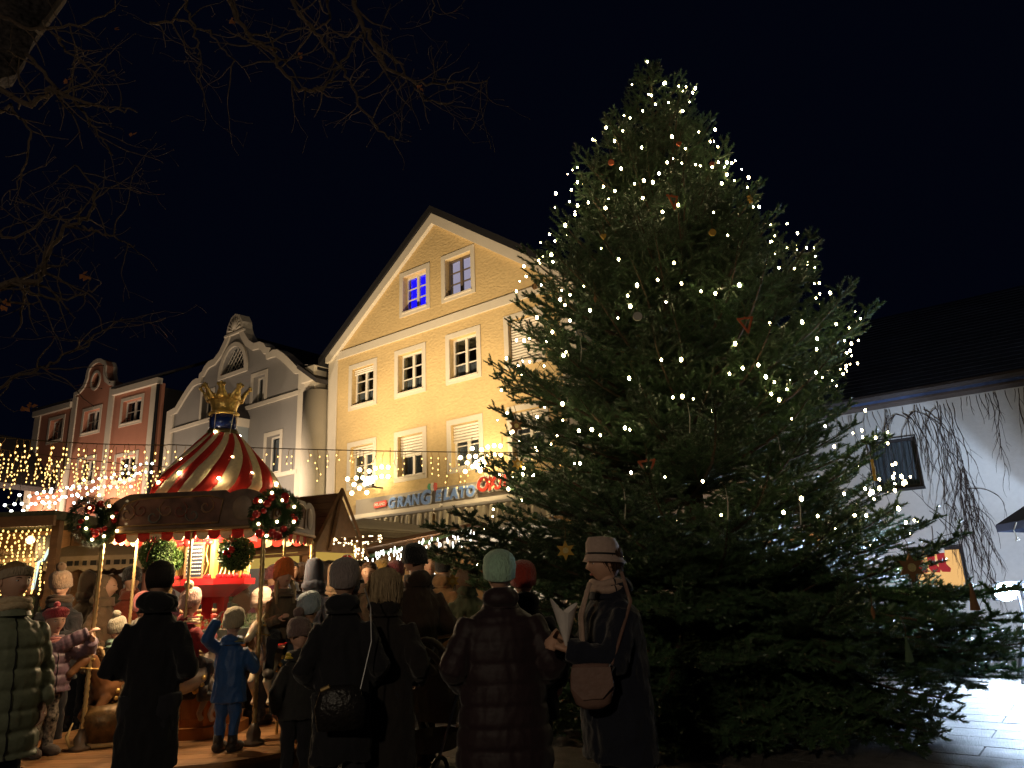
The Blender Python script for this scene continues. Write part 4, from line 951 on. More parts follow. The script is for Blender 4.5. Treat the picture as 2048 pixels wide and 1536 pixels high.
boards(hc, -1.35, .25, 0, 1.0, -.58, 7, m_wood); b = MB(); b.span((-1.4, -.75, 1.0), (.32, -.45, 1.05)); b.build('counter', m_wood, hc)
boards(hc, -1.35, .25, 0, 2.0, .6, 8, m_wood)
b = MB(); b.span((-.75, -.66, 1.80), (.15, -.62, 1.98)); o = b.build('lit_menu_board', emis('menu_glow', (.85, .55, .12), .55), hc); o['label'] = 'yellow lit menu board under the eave'
light('hut_lamp', 'POINT', (p.x - .4, 10.5, 1.85), 9, (1, .68, .34), .08)
# yellow lit sweets stand with red ornament
p = at(680, 1098, 10.9); ss = thing('sweets_stand', 'yellow lit sweets stand topped by a striped red ball', 'market stall', (p.x, 10.9, 0), 0)
b = MB(); b.span((-.32, -.1, 1.90), (.32, .1, 2.12)); b.build('lit_header', emis('header_glow', (.80, .50, .10), .6), ss)
b = MB(); b.span((-.3, 0, 0), (-.26, .05, 1.9)); b.span((.26, 0, 0), (.3, .05, 1.9)); b.build('stand_frame', m_wood, ss); boards(ss, -.3, .3, 0, 1.0, 0, 4, m_wood)
b = MB(); b.ball((.15, -.2, 1.86), .10, 14, 10); b.build('red_ball', mat('gloss_red', (.6, .02, .02), .2, coat=.5), ss, smooth=True)
for k in range(5):
    a = k * PI / 2.5; b = MB(); b.tube([(.15 + .10 * math.cos(a) * math.sin(t), -.2 + .10 * math.sin(a) * math.sin(t), 1.86 + .104 * math.cos(t)) for t in [PI * i / 8 for i in range(9)]], .008, 4); b.build('ball_stripe', m_white, ss)
# light-wrapped post, shade sail, board huts under the awning
p = at(718, 1120, 10.2); lp = thing('wrapped_post', 'wooden post densely wrapped in tiny white bulbs before the yellow house', 'post', (p.x, 10.2, 0))
b = MB(); b.tube([(0, 0, 0), (0, 0, 2.12)], .045, 8); b.span((-.30, -.04, 2.10), (.28, .04, 2.16)); b.build('post_timber', m_wood, lp)
wrapped(lp, [(0, 0, 1.3), (0, 0, 2.08)], .07, 120, e_small, 4); wrapped(lp, [(-.30, 0, 2.12), (.28, 0, 2.12)], .06, 60, e_small, 5)
p = at(790, 1075, 13.5); sh = thing('shade_roof', 'flat pale shade roof with folded cloth below the awning', 'canopy', (p.x, 13.5, 0), R(-12))
b = MB(); b.add([(-1.0, -.6, 2.60), (1.3, -.6, 2.32), (1.3, .9, 2.45), (-1.0, .9, 2.85)], [(0, 1, 2, 3)]); o = b.build('cloth', mat('pale_cloth', (.26, .22, .16), .85, .3, 18, .15), sh, fix=False); o.modifiers.new('s', 'SOLIDIFY').thickness = .03
for i in range(3):
    b = MB(); b.tube([(-1.0, -.62, 2.52 - i * .05), (1.1, -.62, 2.32 - i * .02)], .028, 6); b.build('rolled_fold', mat('pale_cloth', (.42, .36, .26)), sh)
for x in (-1, 1.25):
    b = MB(); b.span((x - .03, -.6, 0), (x + .03, -.54, 2.3)); b.build('post', m_white, sh)
p = at(750, 1110, 12.3); h1 = thing('brown_hut', 'plain brown hut wall between the wrapped post and the lit garland', 'market stall', (p.x, 12.3, 0), R(-8))
boards(h1, -.65, .45, 0, 2.12, 0, 9, m_wood, False); b = MB(); b.span((-.75, -.1, 2.13), (.55, 1, 2.19)); b.build('roof', m_woodr, h1)
b = MB(); b.span((-.65, .02, 0), (.45, .9, 2.1)); b.build('hut_body', m_wood, h1)
p = at(850, 1090, 11.6); h2 = thing('plank_hut', 'hut of upright planks with an icicle garland along its slanting roof', 'market stall', (p.x, 11.6, 0), R(-10))
boards(h2, -.7, .9, 0, 2.05, 0, 14, mat('amber_plank', (.30, .16, .06), .6, .25, 26, .25, stretch=(6, 6, .6), rnd_obj=.1)); b = MB(); b.box((.1, -.1, 2.2), (1.9, 1.2, .05), Matrix.Rotation(R(-8), 3, 'Y')); b.build('roof', m_woodr, h2)
b = MB(); b.span((-.7, .02, 0), (.9, .9, 2.0)); b.build('hut_body', m_wood, h2)
gl = thing('roof_garland', 'cool white icicle garland on fir twigs along the plank hut roof', 'string lights', (p.x, 11.6, 0), R(-10))
b = MB(); b.tube([(-.95, -.5, 1.93), (-.6, -.45, 1.98), (0, -.5, 2.08), (.9, -.6, 2.3)], .03, 6); b.build('fir_garland', m_needle, gl)
r3 = random.Random(8); me = None; b0 = MB(); b0.ball((0, 0, 0), (.009, .009, .03), 5, 4)
for i in range(110):
    u = r3.random(); q = Vector((-.95, -.5, 1.93)).lerp(Vector((.9, -.6, 2.28)), u) + Vector((r3.gauss(0, .02), 0, -abs(r3.gauss(0, .10))))
    if i > 80: q = Vector((r3.uniform(0, .55), -.55, r3.uniform(1.55, 1.85)))
    if me is None: o = b0.build('bulb', e_white, gl); me = o.data
    else: o = link('bulb', me, gl)
    o.location = q
light('plank_hut_lamp', 'POINT', (p.x + .1, 10.9, 1.9), 10, (1, .72, .40), .08)
# warm stall glimpsed through the fir
p = at(1500, 1130, 14.0); es = thing('stall_behind_fir', 'warm lit stall glimpsed through the boughs on the right half of the fir', 'market stall', (p.x, 14.0, 0), R(-20))
b = MB(); b.span((-1.3, .5, .9), (1.3, .55, 2.3)); b.build('lit_back', emis('stall_glow', (1.0, .42, .15), .9), es)
boards(es, -1.4, 1.4, 0, .95, 0, 12, m_wood); b = MB(); b.box((0, .1, 2.55), (3.1, 1.4, .06), Matrix.Rotation(R(14), 3, 'X')); b.build('roof', m_woodr, es)
for x in (-1.35, -.45, .45, 1.35):
    b = MB(); b.span((x - .04, -.1, 0), (x + .04, 0, 2.45)); b.build('post', m_wood, es)
wrapped(es, [(-1.4, -.2, 2.5), (1.4, -.2, 2.5)], .06, 70, e_warm, 6, .02)
light('fir_stall_lamp', 'POINT', (p.x, 13.6, 1.9), 30, (1, .6, .3), .1)
# lit glass kiosk glimpsed left of the fir under the awning
p = at(975, 1065, 14.5); ks = thing('glass_kiosk', 'bright glazed kiosk front under the awning behind the lowest left boughs', 'kiosk', (p.x, 14.5, 0), R(-15))
for k in range(3):
    b = MB(); b.span((-.9 + k * .75, 0, 1.2), (-.2 + k * .75, .03, 2.55)); b.build('lit_pane', emis('kiosk_glow', (1.0, .78, .52), .9), ks)
b = MB(); b.poly(rect(-1, 1.45, 0, 2.65), [rect(-.9 + k * .75, -.2 + k * .75, 1.2, 2.55) for k in range(3)], -.03, .05); b.build('kiosk_frame', m_white, ks)

# ------------------------------------------------------------------ carousel
CX, CY = -3.20, 7.95
ca = thing('carousel', 'small carousel with red and cream striped roof, golden crown and twisted poles', 'carousel', (CX, CY, 0))
m_red = mat('carousel_red', (.42, .015, .02), .35, .05, 20, .08, coat=.4); m_cream = mat('carousel_cream', (.58, .42, .22), .6, .05, 20, .08)
m_cred = mat('canvas_red', (.55, .03, .02), .7, .2, 30, .12); m_ccream = mat('canvas_cream', (.85, .66, .40), .7, .2, 30, .12)
m_gold = mat('gilding', (.95, .66, .22), .38, .5, 26, .25, metal=.75); m_brass = mat('twisted_brass', (.62, .44, .20), .35, metal=.75); m_bluep = mat('blue_enamel', (.012, .03, .16), .25, coat=.5)
m_panelb = mat('painted_panel', (.17, .10, .065), .45, .1, 7, .55, coat=.3, detail=6); m_oak = mat('oak_panel', (.34, .14, .04), .45, .2, 12, .25, stretch=(1, 1, .25), coat=.2)
m_deck = mat('deck_board', (.30, .15, .06), .5, .3, 14, .3, stretch=(.3, 5, 5), rnd_obj=.12, spec=.4)
PR = 1.62
for i in range(17):
    y0 = -PR + i * 2 * PR / 17; y1 = y0 + 2 * PR / 17 - .008; m_ = min(abs(y0), abs(y1)) if y0 * y1 > 0 else 0; mx_ = max(abs(y0), abs(y1)); x0 = math.sqrt(max(0, PR ** 2 - mx_ ** 2)); x1 = math.sqrt(max(0, PR ** 2 - min(abs(y0), abs(y1)) ** 2))
    xa = math.sqrt(max(.0, PR ** 2 - y0 ** 2)); xb = math.sqrt(max(.0, PR ** 2 - y1 ** 2))
    b = MB(); b.add([(-xa, y0, .15), (xa, y0, .15), (xb, y1, .15), (-xb, y1, .15), (-xa, y0, .11), (xa, y0, .11), (xb, y1, .11), (-xb, y1, .11)], [(0, 1, 2, 3), (7, 6, 5, 4), (0, 4, 5, 1), (1, 5, 6, 2), (2, 6, 7, 3), (3, 7, 4, 0)]); b.build('deck_board', m_deck, ca)
b = MB(); b.loft([(0, 0, .0, PR - .03, PR - .03), (0, 0, .108, PR - .02, PR - .02)], 48); b.build('deck_rim', m_wood, ca)
def octa(r, z0, z1, r1=None, rot=PI / 8, n=8):
    b = MB(); r1 = r1 or r
    b.add([(q * math.cos(rot + 2 * PI * i / n), q * math.sin(rot + 2 * PI * i / n), z) for q, z in ((r, z0), (r1, z1)) for i in range(n)], [(i, (i + 1) % n, n + (i + 1) % n, n + i) for i in range(n)] + [tuple(reversed(range(n))), tuple(range(n, 2 * n))]); return b
octa(.43, .15, .25).build('plinth', m_oak, ca); octa(.36, .25, 1.02).build('base_cabinet', m_oak, ca); octa(.41, 1.0, 1.05).build('base_moulding', m_oak, ca)
for i in range(8):
    a = 2 * PI * i / 8; rr = .36 * math.cos(PI / 8); b = MB(); b.box((rr + .004, 0, .63), (.016, .20, .62)); o = b.build('door_panel', m_oak, ca); o.rotation_euler = (0, 0, a); bevel(o, .006)
octa(.50, 1.05, 1.13).build('shelf', mat('slate_shelf', (.10, .13, .13), .35), ca)
octa(.17, 1.13, 1.50).build('column', m_red, ca); octa(.22, 1.44, 1.56, .40).build('lower_flare', m_red, ca); octa(.42, 1.56, 1.62).build('lower_moulding', m_red, ca)
octa(.36, 1.62, 2.02).build('upper_cabinet', mat('amber_panel_back', (.5, .25, .06), .5), ca); octa(.42, 2.00, 2.08).build('upper_moulding', m_red, ca); octa(.40, 2.08, 2.22, .5).build('upper_flare', m_red, ca)
for i in range(8):
    a = 2 * PI * i / 8 + PI / 8 * 0 - PI / 2; rr = .36 * math.cos(PI / 8)
    b = MB(); b.box((rr + .006, 0, 1.81), (.012, .19, .33)); o = b.build('amber_panel', emis('amber_glow', (1.0, .42, .09), .30), ca); o.rotation_euler = (0, 0, a)
    b = MB()
    for zz in (1.64, 1.98):
        for yy in (-.09, -.03, .03, .09): b.ball((rr + .012, yy, zz), (.015, .032, .028), 8, 6)
    o = b.build('carved_garland', m_red, ca); o.rotation_euler = (0, 0, a); o['kind'] = 'stuff'
    b = MB()
    for j in range(4): b.tube([(rr + .016, -.08 + j * .045, 1.66), (rr + .018, -.05 + j * .045, 1.76), (rr + .016, -.08 + j * .045, 1.86), (rr + .018, -.05 + j * .04, 1.95)], .006, 4)
    o = b.build('scroll_work', m_gold, ca); o.rotation_euler = (0, 0, a)
b = MB(); b.box((-.05, -.352, 1.80), (.17, .02, .33)); bb = b.build('blackboard', mat('slate_board', (.012, .016, .03), .6), ca)
b = MB(); b.poly(rect(-.145, .045, 1.625, 1.975), [rect(-.13, .03, 1.64, 1.96)], -.372, -.355); b.build('board_frame', m_wood, bb)
for j in range(8):
    x = -.125; r4 = random.Random(j)
    q = MB()
    while x < .02:
        l_ = r4.uniform(.008, .022); q.box((x + l_ / 2, -.3635, 1.93 - j * .037), (l_, .002, .016 if j < 2 else .010)); x += l_ + .006
    o = q.build('chalk_line', mat('chalk', (.55, .52, .46), .9), bb); o['kind'] = 'stuff'
# pine and figures on the shelf
def pine_tuft(par, name, c, rad, n, seed, m=None, z=1.0):
    r5 = random.Random(seed); b = MB(); V = b.v; F = b.f
    for i in range(n):
        p = Vector((r5.gauss(0, 1), r5.gauss(0, 1), r5.gauss(0, 1) * z)).normalized() * rad * r5.uniform(.55, 1); d = (p.normalized() + Vector((r5.gauss(0, .5), r5.gauss(0, .5), r5.gauss(0, .5)))).normalized(); s_ = d.orthogonal().normalized() * rad * .035; k = len(V)
        p = p + Vector(c); V += [tuple(p - s_), tuple(p + s_), tuple(p + d * rad * .28)]; F.append((k, k + 1, k + 2))
    b.mi = [0] * len(F); o = b.build(name, m or mat('pine_green', (.04, .09, .03), .6, 0, 5, .3), par, fix=False); return o
for k in range(12):
    a = -PI / 2 + (k - 5.5) * .33; pine_tuft(ca, 'pine_twig', (.42 * math.cos(a), .42 * math.sin(a), 1.18), .085, 260, k)
for k, (a, c_) in enumerate(((-1.9, (.5, .04, .03)), (-1.45, (.55, .35, .12)), (-1.1, (.5, .05, .04)), (-.75, (.6, .45, .3)))):
    x, y = .40 * math.cos(a), .40 * math.sin(a); f_ = thing('nutcracker', ['tiny red figure leftmost on the carousel shelf', 'tiny golden figure second from left on the carousel shelf', 'tiny red figure right of the golden one on the carousel shelf', 'tiny cream figure rightmost on the carousel shelf'][k], 'figurine', (CX + x, CY + y, 1.13), 0, 'figurines on the carousel shelf')
    b = MB(); b.loft([(0, 0, 0, .03, .03), (0, 0, .06, .028, .025), (0, 0, .14, .035, .028), (0, 0, .16, .012, .012)], 10); b.build('torso', mat('fig%d' % k, c_, .4), f_); b = MB(); b.ball((0, 0, .185), .026, 8, 6); b.build('head', mat('fig_skin', (.55, .33, .2), .6), f_); b = MB(); b.tube([(0, 0, .2), (0, 0, .25)], .02, 8); b.build('tall_hat', m_blackm, f_)
# twisted poles
def twisted(z0, z1, rad, turns):
    b = MB(); n = 12; k = int((z1 - z0) / .02); vs = []
    for i in range(k + 1):
        z = lerp(z0, z1, i / k)
        for j in range(n):
            a = 2 * PI * j / n; rr = rad * (1 + .22 * math.cos(3 * a + turns * 2 * PI * i / k)); vs.append((rr * math.cos(a), rr * math.sin(a), z))
    b.add(vs, [(i * n + j, i * n + (j + 1) % n, (i + 1) * n + (j + 1) % n, (i + 1) * n + j) for i in range(k) for j in range(n)]); return b
corner = [(-.82, -.68), (.76, -.74), (.80, .80), (-.80, .80)]
for x, y in corner:
    o = twisted(.30, 2.12, .020, 60).build('twisted_pole', m_brass, ca, smooth=True); o.location = (x, y, 0)
    b = MB(); b.loft([(x, y, .15, .095, .095), (x, y, .18, .10, .10), (x, y, .20, .06, .06), (x, y, .25, .065, .065), (x, y, .30, .04, .04), (x, y, .33, .028, .028)], 16); b.build('pole_foot', mat('pole_foot', (.10, .07, .05), .35, coat=.4), ca, smooth=True)
# rounding boards on the four sides
def shaped(wd):
    n = 40; top = []
    for i in range(n + 1):
        u = -1 + 2 * i / n; x = u * wd / 2; z = 2.44
        if abs(u) > .93: z = 2.42 - .10 * ((abs(u) - .93) / .07) ** 2
        if .52 < u < .93: z = 2.40 + .045 * math.sin((u - .52) / .41 * PI)
        if u < -.62: z = 2.44 - .13 * (1 - math.cos(min(1, (-u - .62) / .33) * PI / 2))
        if u > .93: z = 2.40 - .06 * ((u - .93) / .07)
        top.append((x, z))
    return [(-wd / 2, 2.06)] + top + [(wd / 2, 2.06)]
for i in range(4):
    (x0, y0), (x1, y1) = corner[i], corner[(i + 1) % 4]; L_ = math.hypot(x1 - x0, y1 - y0); 
    b = MB(); b.poly(shaped(L_ + .04), [], -.03, 0); o = b.build('rounding_board', m_panelb, ca); o.location = ((x0 + x1) / 2, (y0 + y1) / 2, 0); o.rotation_euler = (0, 0, math.atan2(y1 - y0, x1 - x0)); RB = o
    # painted oval field with gilded moulding
    wd = L_ + .04; fld = [(-wd * .40, 2.13), (-wd * .40, 2.24), (-wd * .36, 2.34), (-wd * .28, 2.39), (wd * .16, 2.39), (wd * .24, 2.35), (wd * .22, 2.13)]
    q = MB(); q.poly(fld, [], -.036, -.031); q.build('painted_field', mat('painted_scene', (.19, .085, .055), .5, .1, 5, .95, coat=.3, detail=8), RB)
    for k in range(7):
        q = MB(); cx_ = lerp(-wd * .34, wd * .14, k / 6); cz_ = 2.25 + .04 * math.sin(k * 2.3); sg_ = (-1) ** k
        q.tube([(cx_ + sg_ * (.012 + .0075 * t) * math.cos(t * .75), -.040, cz_ + (.012 + .0075 * t) * math.sin(t * .75)) for t in range(11)], [.005 + .0012 * min(t, 10 - t) for t in range(11)], 5); q.build('painted_scroll', mat('scroll_paint_%d' % (k % 3), [(.24, .13, .07), (.20, .06, .04), (.13, .12, .10)][k % 3], .5), RB)
    q = MB(); q.tube([(x, -.04, z) for x, z in fld + [fld[0]]], .009, 5); q.build('gilt_moulding', mat('old_gilt', (.30, .18, .08), .45, metal=.4), RB)
    q = MB(); q.tube([(-wd / 2, -.03, 2.075), (wd / 2, -.03, 2.075)], .018, 6); q.build('lower_moulding', mat('old_gilt', (.3, .2, .1)), RB)
    q = MB(); q.loft([(wd * .36, -.035, 2.26, .001, .001)] * 1 + [(wd * .36, -.035, 2.26, .09, .012)], 18); q.ball((wd * .36, -.035, 2.26), (.10, .012, .12), 18, 10); q.build('end_medallion', mat('painted_medal', (.26, .18, .12), .45, .1, 6, .5), RB)
    # scalloped valance beneath
    n = int(wd / .115)
    for k in range(n):
        a = -wd / 2 + wd * k / n; c = -wd / 2 + wd * (k + 1) / n; mm_ = (a + c) / 2; hw = (c - a) / 2
        q = MB(); q.poly([(a, 2.07), (a, 2.02)] + [(mm_ - hw * math.cos(t), 2.02 - .045 * math.sin(t)) for t in [PI * j / 6 for j in range(1, 6)]] + [(c, 2.02), (c, 2.07)], [], .03, .036); q.build('scallop', m_cred if k % 2 else m_ccream, RB)
    b0 = MB(); b0.ball((0, 0, 0), .012, 6, 5); me = None
    for k in range(14):
        if me is None: o = b0.build('bulb', e_small, RB); me = o.data
        else: o = link('bulb', me, RB)
        o.location = (lerp(-wd * .46, wd * .46, k / 13), .06, 2.055)
# bell-shaped striped roof
NS = 26; prof_ = [(.655, 2.34), (.67, 2.44), (.665, 2.53), (.57, 2.70), (.46, 2.83), (.355, 2.95), (.27, 3.05), (.18, 3.15)]
for s_ in range(NS):
    b = MB(); vs = []
    for i in range(19):
        u = i / 18 * (len(prof_) - 1); k = min(int(u), len(prof_) - 2); r_, z_ = (lerp(prof_[k][c], prof_[k + 1][c], u - k) for c in (0, 1))
        for e in range(4):
            a = 2 * PI * (s_ + e / 3) / NS + .85 * i / 18
            f8 = 1 + .035 * math.cos(8 * a) ; vs.append((r_ * f8 * math.cos(a), r_ * f8 * math.sin(a), z_))
    b.add(vs, [(i * 4 + e, i * 4 + e + 1, i * 4 + e + 5, i * 4 + e + 4) for i in range(18) for e in range(3)]); o = b.build('canopy_stripe', m_cred if s_ % 2 else m_ccream, ca, smooth=True, fix=False); o.modifiers.new('s', 'SOLIDIFY').thickness = .008
def lathe(name, pr, m, n=28):
    b = MB(); b.loft([(0, 0, z, r_, r_) for r_, z in pr], n); return b.build(name, m, ca, smooth=True)
lathe('neck_ring', [(.16, 3.12), (.175, 3.14), (.165, 3.18), (.155, 3.20)], mat('dark_gilt', (.12, .09, .04), .5, metal=.3))
lathe('blue_drum', [(.145, 3.19), (.145, 3.37)], m_bluep); lathe('gold_ring', [(.15, 3.365), (.165, 3.385), (.15, 3.405), (.14, 3.41)], m_gold)
lathe('crown_bowl', [(.13, 3.40), (.135, 3.46), (.155, 3.52), (.185, 3.56)], m_gold)
for i in range(8):
    a = 2 * PI * i / 8 + .2; c, s2 = math.cos(a), math.sin(a); b = MB(); 
    for k, (r0_, z0_, w0) in enumerate(((.185, 3.53, .075), (.205, 3.58, .055), (.23, 3.63, .03), (.26, 3.66, .035), (.275, 3.67, .012))):
        for e in (-1, 0, 1): b.v.append((c * (r0_ + .012 * (e == 0)) - s2 * e * w0, s2 * (r0_ + .012 * (e == 0)) + c * e * w0, z0_))
    b.f = [(k * 3 + e, k * 3 + e + 1, k * 3 + e + 4, k * 3 + e + 3) for k in range(4) for e in range(2)]; b.mi = [0] * len(b.f)
    o = b.build('crown_point', m_gold, ca, smooth=True, fix=False); o.modifiers.new('s', 'SOLIDIFY').thickness = .018
    for e in (-1, 0, 1):
        q = MB(); q.ball((c * .262 - s2 * e * .03, s2 * .262 + c * e * .03, 3.672 + .014 * (e == 0)), .019, 8, 6); q.build('crown_pearl', m_gold, ca, smooth=True)
b0 = MB(); b0.ball((0, 0, 0), .015, 8, 6); me = None
for z, r_, n, ph in ((3.15, .16, 3, -1.6), (2.95, .32, 4, -.9), (2.83, .43, 5, -2.2), (2.66, .57, 5, -1.9), (2.58, .64, 6, -1.2)):
    for i in range(n):
        a = ph + 2 * PI * i / n
        if me is None: o = b0.build('bulb', e_roof, ca); me = o.data
        else: o = link('bulb', me, ca)
        o.location = ((r_ + .02) * math.cos(a), (r_ + .02) * math.sin(a), z)
for a in (0, 1.57): # lead wires on the crown
    q = MB(); q.tube([(-.02 + a * .11, -.19 - .0 * a, 3.12), (-.02 + a * .11, -.172 + .05 * a, 3.40)], .004, 4); q.build('lamp_lead', m_white, ca)
light('carousel_lamp', 'POINT', (CX + .15, CY - .58, 1.97), 95, (1, .70, .38), .06)
light('carousel_lamp_rear', 'POINT', (CX + .62, CY + .1, 1.97), 80, (1, .70, .38), .06)
light('carousel_lamp_side', 'POINT', (CX - .64, CY - .42, 1.97), 80, (1, .70, .38), .06)
for x, y in ((.15, -.58), (.62, .1), (-.64, -.42)):
    q = MB(); q.ball((x, y, 2.03), .028, 10, 8); q.build('ceiling_bulb', emis('ceiling_bulb', (1, .75, .45), 14), ca)
# wreaths and boxwood balls
m_bau_r = mat('red_bauble', (.45, .015, .015), .12, coat=.6, spec=.6)
def wreath(label, loc, rad, thick, rz, nb=12, nl=12, ribbon=True):
    t = thing('wreath', label, 'wreath', loc, rz); r6 = random.Random(int(rad * 1000)); b = MB(); V = b.v; F = b.f
    for i in range(8500):
        a = r6.random() * 2 * PI; ph_ = r6.random() * 2 * PI; rr = thick * r6.uniform(.5, 1); p = Vector(((rad + rr * math.cos(ph_)) * math.cos(a), rr * math.sin(ph_), (rad + rr * math.cos(ph_)) * math.sin(a)))
        d = (Vector((math.cos(ph_) * math.cos(a), math.sin(ph_), math.cos(ph_) * math.sin(a))) + Vector((-math.sin(a), 0, math.cos(a))) * .7 + Vector((r6.gauss(0, .3), r6.gauss(0, .3), r6.gauss(0, .3)))).normalized(); s_ = d.orthogonal().normalized() * .0035; k = len(V); V += [tuple(p - s_), tuple(p + s_), tuple(p + d * .035)]; F.append((k, k + 1, k + 2))
    b.mi = [0] * len(F); b.build('fir_ring', mat('wreath_green', (.035, .07, .025), .6, 0, 5, .3), t, fix=False)
    b0 = MB(); b0.ball((0, 0, 0), 1, 14, 10); me = None
    for i in range(nb):
        a = 2 * PI * i / nb + r6.uniform(-.2, .2); s3 = r6.uniform(.018, .046)
        if me is None: o = b0.build('bauble', m_bau_r, t, smooth=True); me = o.data
        else: o = link('bauble', me, t)
        rq = rad + r6.uniform(-.06, .06); o.location = (rq * math.cos(a), -thick * r6.uniform(.6, .95), rq * math.sin(a)); o.scale = (s3,) * 3
    b1 = MB(); b1.ball((0, 0, 0), .014, 8, 6); me = None
    for i in range(nl):
        a = 2 * PI * (i + .4) / nl; rr = rad + r6.uniform(-.07, .07)
        if me is None: o = b1.build('bulb', e_warm, t); me = o.data
        else: o = link('bulb', me, t)
        o.location = (rr * math.cos(a), -thick * 1.0, rr * math.sin(a))
    return t
p = at(549, 1028, 7.0); wreath('round fir wreath with red baubles and bulbs on the right front pole', (p.x, 7.02, p.z), .155, .085, .1, 16, 9)
p = at(180, 1040, 7.0); wreath('fir wreath with red baubles turned edge-on on the left front pole', (p.x, 7.05, p.z), .16, .08, R(66), 12, 9)
for k, (px, py, rad, lab) in enumerate(((472, 1106, .165, 'boxwood ball with red bauble cluster hanging right of the blackboard'), (318, 1108, .165, 'boxwood ball with a red ribbon hanging left of the blackboard'), (345, 1120, .10, 'smaller boxwood ball just left of the blackboard'))):
    p = at(px, py, 7.35 + .25 * (k == 2)); t = thing('boxwood_ball', lab, 'boxwood ball', p, 0, 'boxwood balls under the carousel roof')
    r7 = random.Random(k + 60); b = MB(); V = b.v; F = b.f
    for i in range(3600):
        n_ = Vector((r7.gauss(0, 1), r7.gauss(0, 1), r7.gauss(0, 1))).normalized(); q = n_ * rad * r7.uniform(.78, 1.02); d = (n_ + Vector((r7.gauss(0, .5), r7.gauss(0, .5), r7.gauss(0, .5)))).normalized(); s_ = d.cross(n_ + Vector((.1, .2, .3))).normalized() * .006; j = len(V)
        V += [tuple(q), tuple(q + d * .012 + s_), tuple(q + d * .026), tuple(q + d * .012 - s_)]; F.append((j, j + 1, j + 2, j + 3))
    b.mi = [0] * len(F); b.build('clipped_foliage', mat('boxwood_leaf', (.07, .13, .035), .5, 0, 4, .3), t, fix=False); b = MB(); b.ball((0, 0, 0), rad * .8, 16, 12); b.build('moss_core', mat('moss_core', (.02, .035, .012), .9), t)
    b = MB(); b.tube([(0, 0, rad * .9), (0, 0, rad + .12)], .005, 5); b.build('hanging_wire', m_wire, t)
    if k == 0:
        for x, z, s3 in ((.02, .02, .034), (-.035, -.005, .024), (.0, -.035, .018)): b = MB(); b.ball((x, -rad - .01, z), s3, 12, 9); b.build('bauble', m_bau_r, t, smooth=True)
    b = MB()
    for q in range(4): a = q * .9 - 1.2; b.tube([(0, -rad * .75, rad * .62), (.05 * math.sin(a), -rad * .95, rad * .62 + .06 * math.cos(a)), (.02 * math.sin(a + .5), -rad, rad * .60)], [.006, .010, .005], 4, flat=.4)
    b.tube([(0, -rad * .75, rad * .62), (-.02, -rad * 1.05, 0), (-.03, -rad * 1.05, -.08 * (k == 1))], .008, 4, flat=.3); b.build('ribbon_bow', mat('red_ribbon', (.42, .06, .04), .5), t)
p = at(375, 1085, 7.5); t = thing('bauble', 'single red bauble hanging from a red bow beside the blackboard', 'bauble', p); b = MB(); b.ball((0, 0, 0), .045, 14, 10); b.build('glass_ball', m_bau_r, t, smooth=True); b = MB(); b.tube([(0, 0, .045), (0, 0, .16)], .004, 4); b.tube([(0, 0, .05), (.03, -.01, .08), (0, 0, .055), (-.03, -.01, .08), (0, 0, .05)], .006, 4); b.build('bow', mat('red_ribbon', (.4, .05, .04)), t)

# horses of the carousel
TS = bpy.data.scenes.new('workbench'); TRASH = []
def remesh(mb, vox, smooth=3, noise_amp=0.0, noise_sc=8.0):
    me = bpy.data.meshes.new('tmp'); me.from_pydata(mb.v, [], mb.f); o = bpy.data.objects.new('tmp', me); TS.collection.objects.link(o)
    m = o.modifiers.new('r', 'REMESH'); m.mode = 'VOXEL'; m.voxel_size = vox; m.use_smooth_shade = True
    if smooth: s_ = o.modifiers.new('s', 'SMOOTH'); s_.factor = .5; s_.iterations = smooth
    vl = TS.view_layers[0]; vl.update(); nm = bpy.data.meshes.new_from_object(o.evaluated_get(vl.depsgraph)); TS.collection.objects.unlink(o); TRASH.extend((o, me))
    if noise_amp:
        from mathutils import noise
        off_ = Vector((noise_sc * 3.7, len(nm.vertices) * .013, 1.3))
        n_ = len(nm.vertices); co = [0.0] * (3 * n_); no = [0.0] * (3 * n_); nm.vertices.foreach_get('co', co); nm.vertex_normals.foreach_get('vector', no)
        for k in range(n_):
            x, y, z = co[3 * k], co[3 * k + 1], co[3 * k + 2]; X = x * noise_sc + off_.x; Y_ = y * noise_sc + off_.y; Z_ = z * noise_sc + off_.z
            q = noise.noise(Vector((X * .8, Y_ * .8, Z_ * 1.5))); f2 = noise.noise(Vector((X * 2.1, Y_ * 2.1, Z_ * .9))); am = noise_amp * (q + .8 * (.5 - abs(f2) * 2.2))
            co[3 * k] = x + no[3 * k] * am; co[3 * k + 1] = y + no[3 * k + 1] * am; co[3 * k + 2] = z + no[3 * k + 2] * am
        nm.vertices.foreach_set('co', co); nm.update()
    nm.polygons.foreach_set('use_smooth', [True] * len(nm.polygons)); return nm
